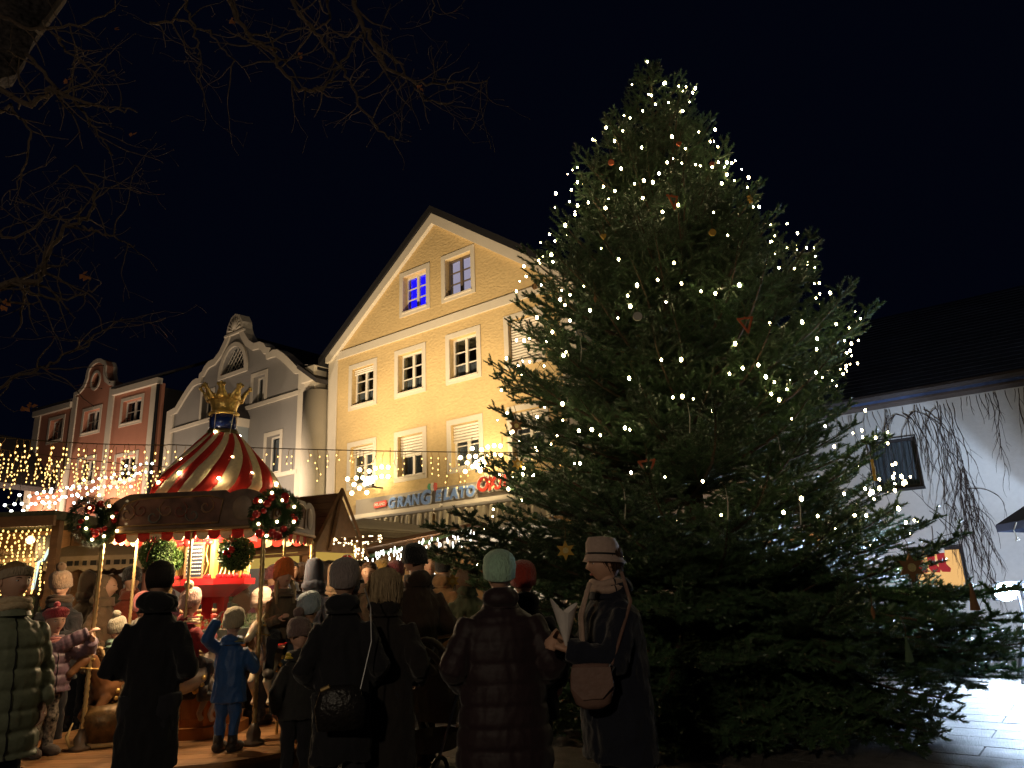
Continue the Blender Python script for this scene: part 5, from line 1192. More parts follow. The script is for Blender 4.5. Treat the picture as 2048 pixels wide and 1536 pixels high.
def horse(loc, rz, col, label, s=1.0, lift=.0):
    t = thing('carousel_horse', label, 'carousel horse', loc, rz, 'carousel horses'); b = MB()
    b.tube([(0, .30, .62), (0, .15, .66), (0, -.05, .64), (0, -.22, .67)], [.11, .125, .12, .115], 14); b.ball((0, .30, .63), .125, 12, 9); b.ball((0, -.24, .67), .115, 12, 9)
    b.tube([(0, -.24, .70), (0, -.36, .85), (0, -.42, .98)], [.10, .075, .06], 12); b.tube([(0, -.40, .98), (0, -.50, .94), (0, -.60, .86)], [.062, .052, .034], 12); b.ball((0, -.61, .855), .036, 10, 8)
    for sx in (-1, 1):
        b.tube([(sx * .03, -.40, 1.03), (sx * .035, -.40, 1.09)], [.018, .004], 6)
        b.tube([(sx * .07, -.26, .62), (sx * .08, -.38, .46), (sx * .08, -.30, .32), (sx * .08, -.34, .26)], [.055, .04, .026, .03], 10)
        b.tube([(sx * .07, .32, .60), (sx * .08, .24, .42), (sx * .08, .40, .30), (sx * .08, .38, .20)], [.075, .045, .028, .032], 10)
    me = remesh(b, .012, 4); me.materials.append(mat('horse_' + col[0], col[1], .3, 0, 20, .1, coat=.5)); link('body', me, t)
    b = MB(); b.tube([(0, .40, .70), (0, .50, .66), (0, .54, .45), (0, .50, .30)], [.03, .05, .045, .01], 8); b.build('tail', mat('horse_hair', (.30, .20, .10), .7, .5, 40, .3), t, smooth=True)
    b = MB()
    for i in range(9): u = i / 8; q = Vector((0, -.38, 1.05)).lerp(Vector((0, -.20, .78)), u); b.tube([q, q + Vector((.02, .05, 0)), q + Vector((.06, .05, -.08))], [.022, .022, .006], 6)
    b.build('mane', mat('horse_hair', (.3, .2, .1)), t, smooth=True)
    b = MB(); b.loft([(0, .12, .76, .13, .17), (0, .12, .79, .11, .15), (0, .12, .81, .06, .10)], 16); b.build('saddle', m_red, t, smooth=True)
    b = MB(); b.tube([(0, -.36, .97), (.068, -.43, .96), (0, -.49, .98), (-.068, -.43, .96), (0, -.36, .97)], .009, 5); b.tube([(.05, -.55, .90), (.12, -.2, .84), (.05, .02, .84)], .006, 5); b.build('bridle', m_gold, t)
    for i in range(7):
        a = PI * i / 6; q = MB(); q.ball((.115 * math.cos(a), -.18 + .0 * i, .66 - .13 * math.sin(a)), .022, 8, 6); q.build('harness_boss', m_gold, t, smooth=True)
    for sx in (-1, 1): q = MB(); q.ball((sx * .050, -.44, .985), .011, 8, 6); q.build('eye', m_blackm, t)
    o = twisted(.0, 2.0, .014, 50).build('horse_pole', m_brass, t, smooth=True); o.location = (0, -.02, -loc[2] + .15)
    return t
HZ = .06
horse((at(252, 1300, 7.65).x, 7.70, HZ - .10), R(-22), ('brown', (.16, .07, .03)), 'brown horse with golden harness bosses under the mint-jacket rider at left')
hh = horse((at(556, 1300, 7.62).x, 7.72, .20), R(-12), ('white', (.62, .52, .38)), 'cream horse with its head toward the camera under the orange-beanie girl')
horse((at(392, 1200, 7.5).x, 7.25, .06), R(150), ('dapple', (.35, .30, .26)), 'grey horse behind the dark figure, under the rider in the cream pompom hat')
# wooden rocking car detail at the left pole
# ------------------------------------------------------------------ people
SK = mat('skin', (.50, .29, .20), .55, .05, 40, .06, spec=.35); SKR = mat('skin_child', (.58, .34, .25), .55, .05, 40, .06)
m_eyew = mat('eye_white', (.6, .58, .55), .3); m_iris = mat('iris', (.03, .02, .015), .2); m_lip = mat('lips', (.38, .12, .10), .5); m_brow = mat('eyebrow', (.07, .04, .025), .9)
def fab(name, col, **k):
    a = dict(rough=.9, bump=.25, scale=60, var=.15, sheen=.15); a.update(k); return mat(name, col, **a)
def knit(name, col): return mat(name, col, .95, .9, 45, .22, sheen=.3, stretch=(2.2, 2.2, .7))
def head_into(b, M, s):
    """s = head height; front is -y. materials: 0 skin 1 eye white 2 iris 3 lips 4 brow"""
    n, m = 32, 26; vs = []
    G = lambda x, c, w_: math.exp(-((x - c) / w_) ** 2)
    for i in range(m + 1):
        t = PI * i / m
        for j in range(n):
            a = 2 * PI * j / n; x = math.sin(t) * math.cos(a); y = math.sin(t) * math.sin(a); z = -math.cos(t)
            wx = .335; wy = .42
            if z < 0: wx *= 1 - .30 * (-z) ** 1.5; wy *= 1 - .12 * (-z)
            if z > .3: wx *= 1 + .03
            X = x * wx; Y = y * wy; Z = z * .5
            if y < 0:
                f_ = max(0, -y)
                Y -= .105 * G(X, 0, .045) * G(Z, -.07, .060) * f_ + .045 * G(X, 0, .035) * G(Z, .02, .07) * f_
                Y += .030 * (G(X, .135, .06) + G(X, -.135, .06)) * G(Z, .03, .05) * f_
                Y -= .018 * G(X, 0, .10) * G(Z, -.235, .045) * f_ + .03 * G(X, 0, .09) * G(Z, -.40, .07) * f_
                Y -= .015 * (G(X, .17, .09) + G(X, -.17, .09)) * G(Z, -.1, .09) * f_
                Y -= .012 * G(abs(X), .12, .08) * G(Z, .105, .03) * f_
            vs.append(M @ Vector((X * s, Y * s, Z * s)))
    o = len(b.v); b.v += [tuple(v) for v in vs]
    for i in range(m):
        for j in range(n):
            b.f.append((o + i * n + j, o + i * n + (j + 1) % n, o + (i + 1) * n + (j + 1) % n, o + (i + 1) * n + j)); b.mi.append(0)
    for sx in (-1, 1):
        b.cur = 0; b.ball(M @ Vector((sx * .345 * s, .02 * s, -.02 * s)), (.03 * s, .06 * s, .10 * s), 8, 6, M.to_3x3())
        b.cur = 1; b.ball(M @ Vector((sx * .135 * s, -.335 * s, .03 * s)), (.058 * s, .03 * s, .030 * s), 10, 6, M.to_3x3())
        b.cur = 2; b.ball(M @ Vector((sx * .135 * s, -.355 * s, .03 * s)), (.027 * s, .018 * s, .027 * s), 8, 6, M.to_3x3())
        b.cur = 4; b.tube([M @ Vector((sx * x * s, y * s, z * s)) for x, y, z in ((.07, -.395, .095), (.14, -.385, .115), (.20, -.34, .10))], [.012 * s, .014 * s, .006 * s], 5)
    b.cur = 3
    for dz, r_ in ((.012, .014), (-.014, .018)): b.tube([M @ Vector((x * s, y * s, (-.232 + dz + q) * s)) for x, y, q in ((-.085, -.375, .0), (-.03, -.405, .006), (.03, -.405, .006), (.085, -.375, 0))], [.004 * s, r_ * s, r_ * s, .004 * s], 6)
    b.cur = 0
def hand_into(b, w, d, pn, s, curl=.5):
    """w wrist, d direction of the fingers, pn palm normal, s hand length"""
    d = d.normalized(); pn = (pn - d * pn.dot(d)).normalized(); sd = d.cross(pn)
    pts = []
    b.tube([w - d * s * .1, w + d * s * .15, w + d * s * .45], [s * .16, s * .21, s * .20], 10, flat=.55 if abs(pn.z) < 2 else 1)
    for i, (off_, l_) in enumerate(((-.16, .40), (-.055, .47), (.05, .44), (.15, .35))):
        p = w + d * s * .46 + sd * off_ * s; dd = d.copy(); c = [p - d * s * .08]
        for k in range(3):
            c.append(p.copy()); ang = curl * (.5 + .5 * k) ; dd = (dd * math.cos(ang) + pn * math.sin(ang)).normalized(); pn2 = pn; p = p + dd * l_ * s / 3
        c.append(p); b.tube(c, [s * .055, s * .055, s * .052, s * .046, s * .036], 7)
    p = w + d * s * .10 - sd * .16 * s; b.tube([p, p + (-sd * .6 + d * .6 + pn * .3) * s * .22, p + (-sd * .45 + d * .95 + pn * .55) * s * .38], [s * .07, s * .06, s * .045], 7)
def ik(a, c, l1, l2, hint):
    a, c = Vector(a), Vector(c); v = c - a; d = min(v.length, (l1 + l2) * .995); u = v.normalized(); x = (l1 * l1 - l2 * l2 + d * d) / (2 * d); hgt = math.sqrt(max(0, l1 * l1 - x * x)); h_ = Vector(hint); h_ = (h_ - u * h_.dot(u)).normalized()
    return a + u * x + h_ * hgt, a + u * d
def hash_(v): return int(v * 7 + 3)
def person(label, px, Y, h, yaw, coat=None, hem=.40, puff=0, wid=1.0, trousers=None, hat=None, hatm=None, hair=None, hairm=None, look=(0, 0), arms=None, child=False, scarf=None, z0=0.0, sit=None, bootm=None, vox=.016, hood=None, X=None, skin=None, mitt=None, group=None, lean=0.0, noarm=False):
    loc = (X if X is not None else at(px, 1180, Y).x, Y, z0)
    t = thing('person', label, 'person', loc, R(yaw), group)
    hs = h * (.182 if child else .138); zs = h * (.76 if child else .815); zh = h * (.47 if child else .51); sw = h * (.100 if child else .104) * wid
    coat = coat or fab('black_coat', (.012, .012, .016)); trousers = trousers or fab('dark_trousers', (.015, .015, .02))
    base = 0
    if sit: base = sit - zh; zs += base; zh += base     # sit = seat height above own origin
    headc = Vector((0, -.012 * h - lean, zs + (h * (.76 if child else .815) * 0) + (h - (h * (.76 if child else .815))) - hs * .5))
    M = Matrix.Translation(headc) @ Matrix.Rotation(R(look[0]), 4, 'Z') @ Matrix.Rotation(R(-look[1]), 4, 'X')
    # arms
    l1 = h * .17; l2 = h * .155; hd = h * .095 * (1.0 if not child else .95)
    if arms is None and abs(hash_(px)) % 3 != 0 and not child: arms = [(s_, (s_ * sw * 1.12, -.09 * h, zh + .035 * h)) for s_ in (-1, 1)]
    arms = arms or [(-1, None), (1, None)]; A = []
    for sx, tgt in arms:
        sh_ = Vector((sx * sw * .80, -lean * .7, zs - .055 * h)); tg = Vector(tgt) if tgt is not None else Vector((sx * (sw * 1.32), -.03 * h - lean * .3, zh - .02 * h)); el, wr = ik(sh_, tg, l1, l2, (sx * .5, .55, -.6)); A.append((sx, sh_, el, wr))
    # body (one mesh: head, neck, torso, limbs, hands)
    bb = MB(); bb.tube([(0, 0, zh), (0, -lean * .5, lerp(zh, zs, .6)), (0, -lean * .8, zs), (0, headc.y + .01, headc.z - hs * .25)], [sw * .5, sw * .52, sw * .30, hs * .22], 12)
    legs = []
    for sx in (-1, 1):
        if sit: kn = Vector((sx * h * .10, -h * .16, zh - .03 * h)); an = Vector((sx * h * .115, -h * .10, zh - .25 * h))
        else: kn = Vector((sx * h * .052, -.012 * h, h * .27)); an = Vector((sx * h * .056, .01 * h, h * .045))
        hp = Vector((sx * h * .05, 0, zh)); legs.append((hp, kn, an)); bb.tube([hp, kn, an], [h * .034, h * .024, h * .018], 8)
    for sx, sh_, el, wr in A:
        bb.tube([sh_ + Vector((-sx * .02, 0, -.02)), el, wr], [h * .018, h * .018, h * .016], 8)
        if not mitt and not noarm: hand_into(bb, wr, (wr - el).normalized() + Vector((0, 0, -.25 if arms[0][1] is None else .1)), Vector((-sx, -.2, 0)), hd * 1.05, .45)
    bm0 = remesh(bb, vox * .62 if vox < .0145 else vox * .9, 1); hb = MB(); head_into(hb, M, hs)
    o = len(bm0.vertices); vs = [tuple(v.co) for v in bm0.vertices] + hb.v; fs = [tuple(p.vertices) for p in bm0.polygons] + [tuple(i + o for i in f) for f in hb.f]; mi = [0] * len(bm0.polygons) + hb.mi
    me = bpy.data.meshes.new('body'); me.from_pydata(vs, [], fs)
    for m_ in (skin or (SKR if child else SK), m_eyew, m_iris, m_lip, m_brow): me.materials.append(m_)
    me.polygons.foreach_set('material_index', mi); me.polygons.foreach_set('use_smooth', [True] * len(fs)); me.update(); TRASH.append(bm0)
    link('body', me, t)
    # coat
    cb = MB(); hz = h * hem if not sit else zh - .03 * h; rings = []; N_ = 120 if puff else 34; sp = .118 * (h / 1.7) if not child else .095
    for i in range(N_ + 1):
        u = i / N_; z = lerp(hz, zs + .048 * h, u); v = (z - hz) / (zs - hz)
        prof = interp([(0, 1.22, 1.02), (.3, 1.14, 1.0), (.55, 1.04, .92), (.78, 1.08, .88), (.88, .98, .78), (.94, .78, .66), (.98, .56, .54), (1.0, .46, .48)], v)
        dd = abs((z / sp) % 1 - .5); dd = (.5 - dd) * sp; k = 1 + (puff * .09 * (1 - math.exp(-(dd / .017) ** 2)) if v < .95 else 0)
        rings.append((0, -lean * max(0, v) * .9, z, sw * prof[0] * k * (1.12 if puff else 1.05), sw * prof[1] * k * (1.0 if puff else .88) * .92))
    cb.loft(rings, 28)
    cb.ball((0, .032 * h, zs + .032 * h), (.070 * h, .048 * h, .040 * h), 14, 9)
    for sx, sh_, el, wr in A:
        n_ = 30 if puff else 9; P_ = []; Rr = []
        for q, (a, c, ra, rb) in enumerate(((sh_, el, .046, .042), (el, wr, .042, .034))):
            for i in range(n_):
                u = i / n_; P_.append(a.lerp(c, u)); Rr.append(h * lerp(ra, rb, u) * (1.18 if puff else 1.0) * wid ** .5 * (1 + (puff * .14 * (1 - math.exp(-((.5 - abs((u * (2.6 if not child else 2.0) + q * .4) % 1 - .5)) / .13) ** 2)) - .05 if puff else 0)))
        P_.append(wr); Rr.append(h * .033); cb.tube(P_, Rr, 12)
    cm = remesh(cb, vox * (.72 if puff else .9), 1 if puff else 2, (.006 if puff else .013) * (h / 1.7), 8); cm.materials.append(coat); co = link('coat', cm, t)
    # collar
    q = MB(); cz = zs + .03 * h
    nr = hs * .34
    q.loft([(0, headc.y * .3, cz - .035 * h, nr * 1.55, nr * 1.5), (0, headc.y * .5, cz - .005 * h, nr * 1.25, nr * 1.25), (0, headc.y * .6, cz + .022 * h, nr * 1.15, nr * 1.2), (0, headc.y * .6, cz + .008 * h, nr * .95, nr * 1.0)], 20, cap=False); q.build('collar', coat, t, smooth=True, fix=False)
    if puff and not child or puff > 1:
        zf = MB(); fr_ = [r_ for r_ in rings if r_[2] < zs - .01 * h]; zf.tube([(0, r_[1] - r_[4] * 1.012, r_[2]) for r_ in fr_], .004, 6); zf.build('zip', m_blackm, t)
    # legs
    tb = MB()
    for hp, kn, an in legs: tb.tube([hp + Vector((0, 0, .02)), hp.lerp(kn, .5), kn, kn.lerp(an, .6), an], [h * .062, h * .054, h * .045, h * .037, h * .034], 12)
    tb.ball((0, 0, zh), (sw * .8, sw * .62, h * .06), 12, 8); tm = remesh(tb, vox, 2, .012, 9); tm.materials.append(trousers); link('trousers', tm, t)
    for (hp, kn, an), sx in zip(legs, (-1, 1)):
        q = MB(); s_ = h * (.036 if not child else .042); zz = an.z - .045 * h; q.tube([(an.x, an.y + s_ * .9, zz + s_ * .8), (an.x, an.y - s_ * .4, zz + s_ * .95), (an.x + sx * .01, an.y - s_ * 2.2, zz + s_ * .7), (an.x + sx * .012, an.y - s_ * 3.1, zz + s_ * .6)], [s_ * .75, s_ * .95, s_ * .85, s_ * .5], 12); q.tube([(an.x, an.y, zz + s_ * .9), (an.x, an.y, zz + s_ * 2.8)], [s_ * .95, s_ * .85], 10)
        q.build('boot', bootm or fab('boot_leather', (.02, .015, .012), rough=.5), t, smooth=True)
    if mitt:
        for sx, sh_, el, wr in A: q = MB(); d = (wr - el).normalized(); q.tube([wr - d * .02, wr + d * hd * .4, wr + d * hd * .9], [hd * .25, hd * .30, hd * .2], 10); q.ball(wr + d * hd * .35 + Vector((-sx * hd * .28, -.01, .01)), hd * .15, 8, 6); q.build('mitten', mitt, t, smooth=True)
    M3 = M
    def shell(name, pr, m_, n=26, off=(0, 0, 0), amp=0.0, tl=0.0, fix=True, noise_s=9):
        """pr: (z, rx, ry, yshift) in head heights, head frame"""
        from mathutils import noise
        q = MB(); q.loft([(off[0] * hs, (off[1] + r_[3]) * hs, (r_[0] + off[2]) * hs, r_[1] * hs, r_[2] * hs, tl) for r_ in pr], n)
        o = []
        for v in q.v:
            v = Vector(v)
            if name == 'hair' and hat: v = Vector((v.x * .90, v.y * .90, v.z))
            if amp: v = v * (1 + amp * noise.noise(v * noise_s / hs * .2 + Vector((px, 0, 0))))
            o.append(tuple(M3 @ v))
        q.v = o
        if name == 'hair' and vox < .0148 and hat in (None, 'cloche', 'headband') and hair != 'bun':
            rs = random.Random(int(px)); P_ = [r_ for r_ in pr]
            for k_ in range(260):
                a = rs.random() * 2 * PI; l0 = rs.uniform(0, .35) * (len(P_) - 1); pts_ = []; wob = rs.uniform(-.12, .12); ex = rs.uniform(1.0, 1.05)
                for s_ in range(9):
                    u = lerp(len(P_) - 1.02, l0, s_ / 8); i_ = min(int(u), len(P_) - 2); z_, rx_, ry_, ys_ = (lerp(P_[i_][e], P_[i_ + 1][e], u - i_) for e in range(4)); aa = a + wob * s_ / 4
                    pts_.append(M3 @ Vector(((off[0] + rx_ * ex * math.cos(aa)) * hs, (off[1] + ys_ + ry_ * ex * math.sin(aa)) * hs, (z_ + off[2] - .02 * s_ * rs.random()) * hs)))
                q.tube(pts_, [.0035, .004, .0045, .0045, .0045, .004, .0035, .003, .0015], 3, cap=False)
        return q.build(name, m_, t, smooth=True)
    if hair == 'long': shell('hair', [(-.72, .24, .12, .16), (-.5, .31, .20, .14), (-.2, .37, .32, .10), (.15, .39, .40, .04), (.38, .33, .36, .03), (.52, .16, .2, .03), (.545, .02, .02, .03)], hairm, amp=.10, off=(0, .07, 0))
    if hair == 'bob': shell('hair', [(-.58, .36, .26, .10), (-.52, .50, .38, .09), (-.2, .55, .46, .08), (.1, .53, .50, .04), (.34, .44, .46, .02), (.50, .26, .30, .02), (.57, .02, .02, .02)], hairm, amp=.13, off=(0, .09, 0))
    if hair == 'short': shell('hair', [(-.22, .30, .24, .10), (0, .36, .36, .07), (.2, .37, .43, .02), (.38, .32, .40, .0), (.5, .18, .24, 0), (.55, .02, .02, 0)], hairm, amp=.07, off=(0, .05, 0))
    if hair == 'bun':
        shell('hair', [(-.22, .30, .24, .10), (0, .37, .36, .07), (.2, .38, .44, .02), (.38, .33, .41, .0), (.5, .18, .24, 0), (.55, .02, .02, 0)], hairm, amp=.07, off=(0, .05, 0)); q = MB(); q.ball(M @ Vector((0, .42 * hs, .2 * hs)), .17 * hs, 12, 9); q.build('hair_bun', hairm, t, smooth=True)
    if hair == 'braids':
        shell('hair', [(-.3, .34, .2, .16), (0, .37, .36, .07), (.2, .38, .44, .02), (.38, .33, .41, .0), (.5, .18, .24, 0)], hairm, amp=.07, off=(0, .06, 0))
        for sx in (-1, 1): q = MB(); q.tube([M @ Vector((sx * .33 * hs, -.02 * hs, -.2 * hs)), M @ Vector((sx * .40 * hs, -.18 * hs, -.6 * hs)), M @ Vector((sx * .38 * hs, -.22 * hs, -1.15 * hs))], [.09 * hs, .10 * hs, .05 * hs], 10); q.build('braid', hairm, t, smooth=True)
    if hat in ('beanie', 'pom', 'slouch'):
        up = {'beanie': .0, 'pom': .02, 'slouch': .10}[hat]
        shell('hat', [(-.10, .38, .45, .0), (-.07, .43, .49, .0), (.25, .45, .50, 0), (.27, .435, .485, 0), (.40, .43, .475, .02), (.50 + up, .38, .42, .03), (.59 + up, .28, .32, .05), (.645 + up, .14, .17, .06), (.66 + up, .02, .03, .06)], hatm, amp=.05, off=(0, .02, .0), tl=R(-15))
        if hat == 'pom': q = MB(); q.ball(M @ Vector((0, .14 * hs, .80 * hs)), .21 * hs, 14, 10); o_ = q.build('pompom', hatm if not isinstance(hood, tuple) else hood[0], t, smooth=True)
    if hat == 'beret': shell('hat', [(.12, .37, .44, 0), (.20, .38, .45, 0), (.28, .46, .54, .03), (.40, .47, .55, .06), (.52, .34, .42, .08), (.58, .06, .08, .08)], hatm, off=(0, .02, -.02), tl=R(-12)); 
    if hat == 'beret': q = MB(); q.ball(M @ Vector((.05 * hs, .2 * hs, .64 * hs)), .13 * hs, 12, 9); q.build('pompom', hatm, t, smooth=True)
    if hat == 'cloche':
        shell('hat', [(.02, .50, .58, 0), (.10, .44, .52, 0), (.20, .395, .465, 0), (.50, .37, .43, .01), (.64, .30, .35, .02), (.68, .05, .05, .02)], hatm, off=(0, .02, .0), tl=R(-10)); shell('hat_band', [(.20, .402, .472, 0), (.25, .400, .470, 0)], m_blackm, off=(0, .02, .0), tl=R(-10))
    if hat == 'headband': shell('headband', [(.08, .38, .45, 0), (.10, .405, .475, 0), (.30, .40, .465, 0), (.32, .37, .43, 0)], hatm, off=(0, .02, -.02), tl=R(-14))
    if hat == 'hood': shell('hood', [(-.62, .46, .36, .10), (-.40, .42, .40, .09), (-.1, .41, .44, .07), (.22, .40, .44, .05), (.40, .34, .38, .06), (.52, .22, .26, .08), (.575, .08, .1, .09), (.58, .01, .01, .1)], coat, amp=.06, off=(0, .12, 0))
    if scarf:
        q = MB(); zz = zs + (.020 if child else .040) * h
        for k in range(2): rr = hs * (.43 - .03 * k); q.tube([(rr * math.cos(a), rr * .92 * math.sin(a) - .01, zz + (k * .018 - .012) * h + .008 * math.sin(a * 3 + k)) for a in [2 * PI * i / 16 for i in range(17)]], .0145 * h, 8, cap=False)
        q.build('scarf', scarf, t, smooth=True, fix=False)
    return t, M, A, zs, sw, hs
def local(t, p):
    """world point -> the frame of person t"""
    M_ = Matrix.Translation(t['loc']) @ Matrix.Rotation(t['rz'], 4, 'Z'); return M_.inverted() @ Vector(p)
def tgt(px, Y, z0, yaw, w, X=None):
    loc = Vector((X if X is not None else at(px, 1180, Y).x, Y, z0)); v = Vector(w) - loc; a = -R(yaw); return (v.x * math.cos(a) - v.y * math.sin(a), v.x * math.sin(a) + v.y * math.cos(a), v.z)
blk = fab('black_coat', (.011, .011, .014)); navy = fab('navy_coat', (.012, .016, .030)); brn = fab('brown_coat', (.050, .032, .020)); aub = fab('aubergine_puffer', (.022, .011, .014), rough=.6, bump=.1)
h_bl = mat('blonde_hair', (.46, .34, .20), .6, .8, 60, .3, stretch=(3, 3, .25)); h_br = mat('brown_hair', (.07, .035, .018), .6, .8, 60, .3, stretch=(3, 3, .25)); h_dk = mat('dark_hair', (.015, .010, .008), .6, .8, 60, .3, stretch=(3, 3, .25)); h_gold = mat('fair_hair', (.30, .18, .08), .6, .8, 60, .3, stretch=(3, 3, .25))

# far left woman in the long green puffer
T = person('woman at the left edge in a long green puffer coat and beige headband', 24, 4.75, 1.68, 58, coat=fab('green_puffer', (.17, .19, .13), rough=.5, bump=.1, sheen=.05), hem=.33, puff=1.0, wid=1.0, hat='headband', hatm=knit('beige_knit', (.40, .30, .20)), hair='bun', hairm=h_gold, look=(8, -2), scarf=fab('cream_fleece', (.55, .42, .26), bump=.6), vox=.014)
# woman with pompom hat reading a phone
yw = 15; T = person('woman in a brown-striped pompom hat looking down at her phone', 122, 7.9, 1.74, yw, coat=blk, hat='pom', hatm=knit('striped_knit', (.26, .17, .11)), hair='long', hairm=h_br, look=(0, -30), scarf=brn, arms=[(-1, (-.05, -.30, 1.18)), (1, (.06, -.30, 1.18))], hood=(fab('fur_pom', (.10, .06, .035)),))
ph_ = thing('phone', 'small phone held by the woman in the pompom hat', 'phone', (at(128, 1180, 7.55).x, 7.54, 1.24), R(yw)); b = MB(); b.box((0, 0, 0), (.075, .012, .15), Matrix.Rotation(R(35), 3, 'X')); b.build('case', m_blackm, ph_); b = MB(); b.box((0, .010, .004), (.066, .003, .135), Matrix.Rotation(R(35), 3, 'X')); b.build('screen', emis('phone_screen', (.9, .85, .8), .5), ph_)
# girl holding the left pole
gx = -4.28; gy = 7.08; yw = 62
tl = [(-1, tgt(0, gy, .15, yw, at(187, 1262, 7.2), X=gx)), (1, tgt(0, gy, .15, yw, at(184, 1282, 7.2), X=gx))]
T = person('girl in a raspberry beret and lilac puffer jacket gripping the left carousel pole', 0, gy, 1.24, yw, X=gx, z0=.15, child=True, coat=fab('lilac_puffer', (.125, .075, .105), rough=.45, bump=.1), hem=.42, puff=1.1, wid=1.12, trousers=mat('leopard_leggings', (.20, .17, .14), .8, .2, 34, .9, detail=1), hat='beret', hatm=knit('raspberry_knit', (.42, .05, .07)), hair='short', hairm=h_gold, scarf=fab('pink_scarf', (.50, .20, .18)), arms=tl, bootm=fab('grey_shoe', (.10, .08, .07)), look=(-8, -4), vox=.011)
# dark silhouette
T = person('tall adult in black seen from behind, hiding the middle of the carousel deck', 318, 4.9, 1.66, 188, coat=fab('jet_coat', (.006, .006, .008)), hem=.27, wid=.84, hair='short', hairm=h_dk, arms=[(-1, (-.13, -.16, .95)), (1, (.13, -.18, 1.0))], vox=.015, scarf=fab('jet_coat', (.006, .006, .008)))
# riders and children on the deck
T = person('child in a cream pompom hat and dark red jacket riding behind the dark figure', 380, 7.35, 1.20, 150, child=True, z0=.06, sit=.80, coat=fab('dark_red_jacket', (.16, .012, .015)), hat='pom', hatm=knit('rose_cream_knit', (.50, .30, .26)), hair='short', hairm=h_gold, scarf=fab('cream_fleece', (.55, .42, .26)), arms=[(-1, (-.10, -.22, 1.02)), (1, (.10, -.22, 1.02))], vox=.013, hood=(knit('cream_pom', (.5, .4, .25)),))
T = person('child in a bright pink cap standing on the deck beside the dark figure', 290, 8.25, 1.34, 205, child=True, z0=.15, coat=fab('white_jacket', (.45, .42, .38)), hat='beanie', hatm=knit('bright_pink_knit', (.70, .18, .20)), hair='short', hairm=h_br, vox=.016)
T = person('child in a grey-olive pompom hat and mint jacket riding the brown horse', 240, 7.62, 1.02, 168, child=True, z0=-.06, sit=.78, coat=fab('mint_puffer', (.22, .34, .29), rough=.5), puff=1, hat='pom', hatm=knit('grey_olive_knit', (.26, .23, .17)), hair='short', hairm=h_br, arms=[(-1, (-.16, -.12, .80)), (1, (.12, -.2, .9))], vox=.012, trousers=fab('khaki_pants', (.14, .10, .06)))
T = person('adult in a rust red jacket and black beanie leaning forward behind the carousel', 262, 9.1, 1.80, 30, coat=fab('rust_jacket', (.17, .035, .018)), hat='beanie', hatm=knit('black_knit', (.012, .012, .014)), hair='short', hairm=h_br, arms=[(-1, (-.04, -.28, 1.15)), (1, (.08, -.28, 1.12))], vox=.018)
bx = at(478, 1180, 7.05).x; yw = 172
T = person('toddler in a blue snowsuit and beige beanie holding the right front pole', 0, 6.95, 1.16, yw, X=bx, z0=.15, child=True, coat=fab('blue_snowsuit', (.018, .075, .24), rough=.5, bump=.15), hem=.34, wid=1.10, trousers=fab('blue_snowsuit', (.02, .07, .2)), hat='beanie', hatm=knit('oat_knit', (.46, .38, .26)), hair='short', hairm=h_gold, look=(20, 0), arms=[(1, tgt(0, 6.95, .15, yw, (bx - .10, 6.84, 1.24), X=bx)), (-1, tgt(0, 6.95, .15, yw, (-2.47, 7.12, .92), X=bx))], scarf=mat('camo_scarf', (.20, .20, .12), .9, .2, 20, .6), vox=.012)
T = person('smiling girl in an orange beanie and braids riding the cream horse', 566, 7.55, 1.26, 32, child=True, z0=.24, sit=.82, coat=fab('taupe_jacket', (.13, .095, .06)), hat='slouch', hatm=knit('orange_knit', (.72, .17, .03)), hair='braids', hairm=h_bl, look=(8, 2), scarf=fab('taupe_scarf', (.12, .08, .055), bump=.6), arms=[(-1, (-.08, -.24, .98)), (1, (.10, -.22, 1.0))], vox=.012)
T = person('child in a cream hat with rose stripes behind the right front pole', 522, 8.3, 1.34, 160, child=True, z0=.15, coat=fab('beige_jacket', (.32, .26, .20)), hat='beanie', hatm=mat('rose_stripe_knit', (.52, .40, .33), .95, .6, 14, .5, stretch=(.1, .1, 2.5)), hair='short', hairm=h_gold, vox=.016)
T = person('child in a pale blue hat in the gap right of the orange-beanie girl', 617, 7.6, 1.42, 165, child=True, coat=fab('slate_jacket', (.05, .07, .09)), hat='beanie', hatm=knit('ice_blue_knit', (.34, .42, .50)), hair='short', hairm=h_br, vox=.016)
T = person('small child in a grey pointed hat and yellow collar looking down', 603, 6.3, 1.22, -150, child=True, coat=fab('charcoal_suit', (.03, .03, .03)), hat='pom', hatm=knit('grey_rose_knit', (.20, .13, .12)), hair='short', hairm=h_br, scarf=fab('yellow_collar', (.55, .42, .04)), look=(0, -25), vox=.014)
# group in the centre
T = person('woman in a grey beanie and black coat with a handbag, seen from behind', 688, 4.85, 1.60, 188, coat=blk, hem=.28, wid=.86, hat='beanie', hatm=knit('grey_mauve_knit', (.26, .21, .20)), hair='short', hairm=h_gold, vox=.014)
p = at(680, 1370, 4.6); hb_ = thing('handbag', 'black quilted handbag on a long strap at the hip of the grey-beanie woman', 'handbag', (p.x, 4.62, .78), R(8)); b = MB(); b.loft([(0, 0, -.12, .13, .04), (0, 0, 0, .15, .05), (0, 0, .09, .12, .04), (0, 0, .12, .08, .02)], 16); b.build('bag_body', mat('black_leather', (.015, .013, .013), .35, .6, 30, .2), hb_, smooth=True); b = MB(); b.tube([(.11, 0, .08), (.17, .05, .35), (.16, .10, .55), (.12, .14, .66)], .008, 6, flat=.5); b.build('strap', m_steel, hb_); b = MB(); b.tube([(-.11, -.02, .10), (-.06, -.03, .12)], .012, 6); b.build('buckle', m_brass, hb_)
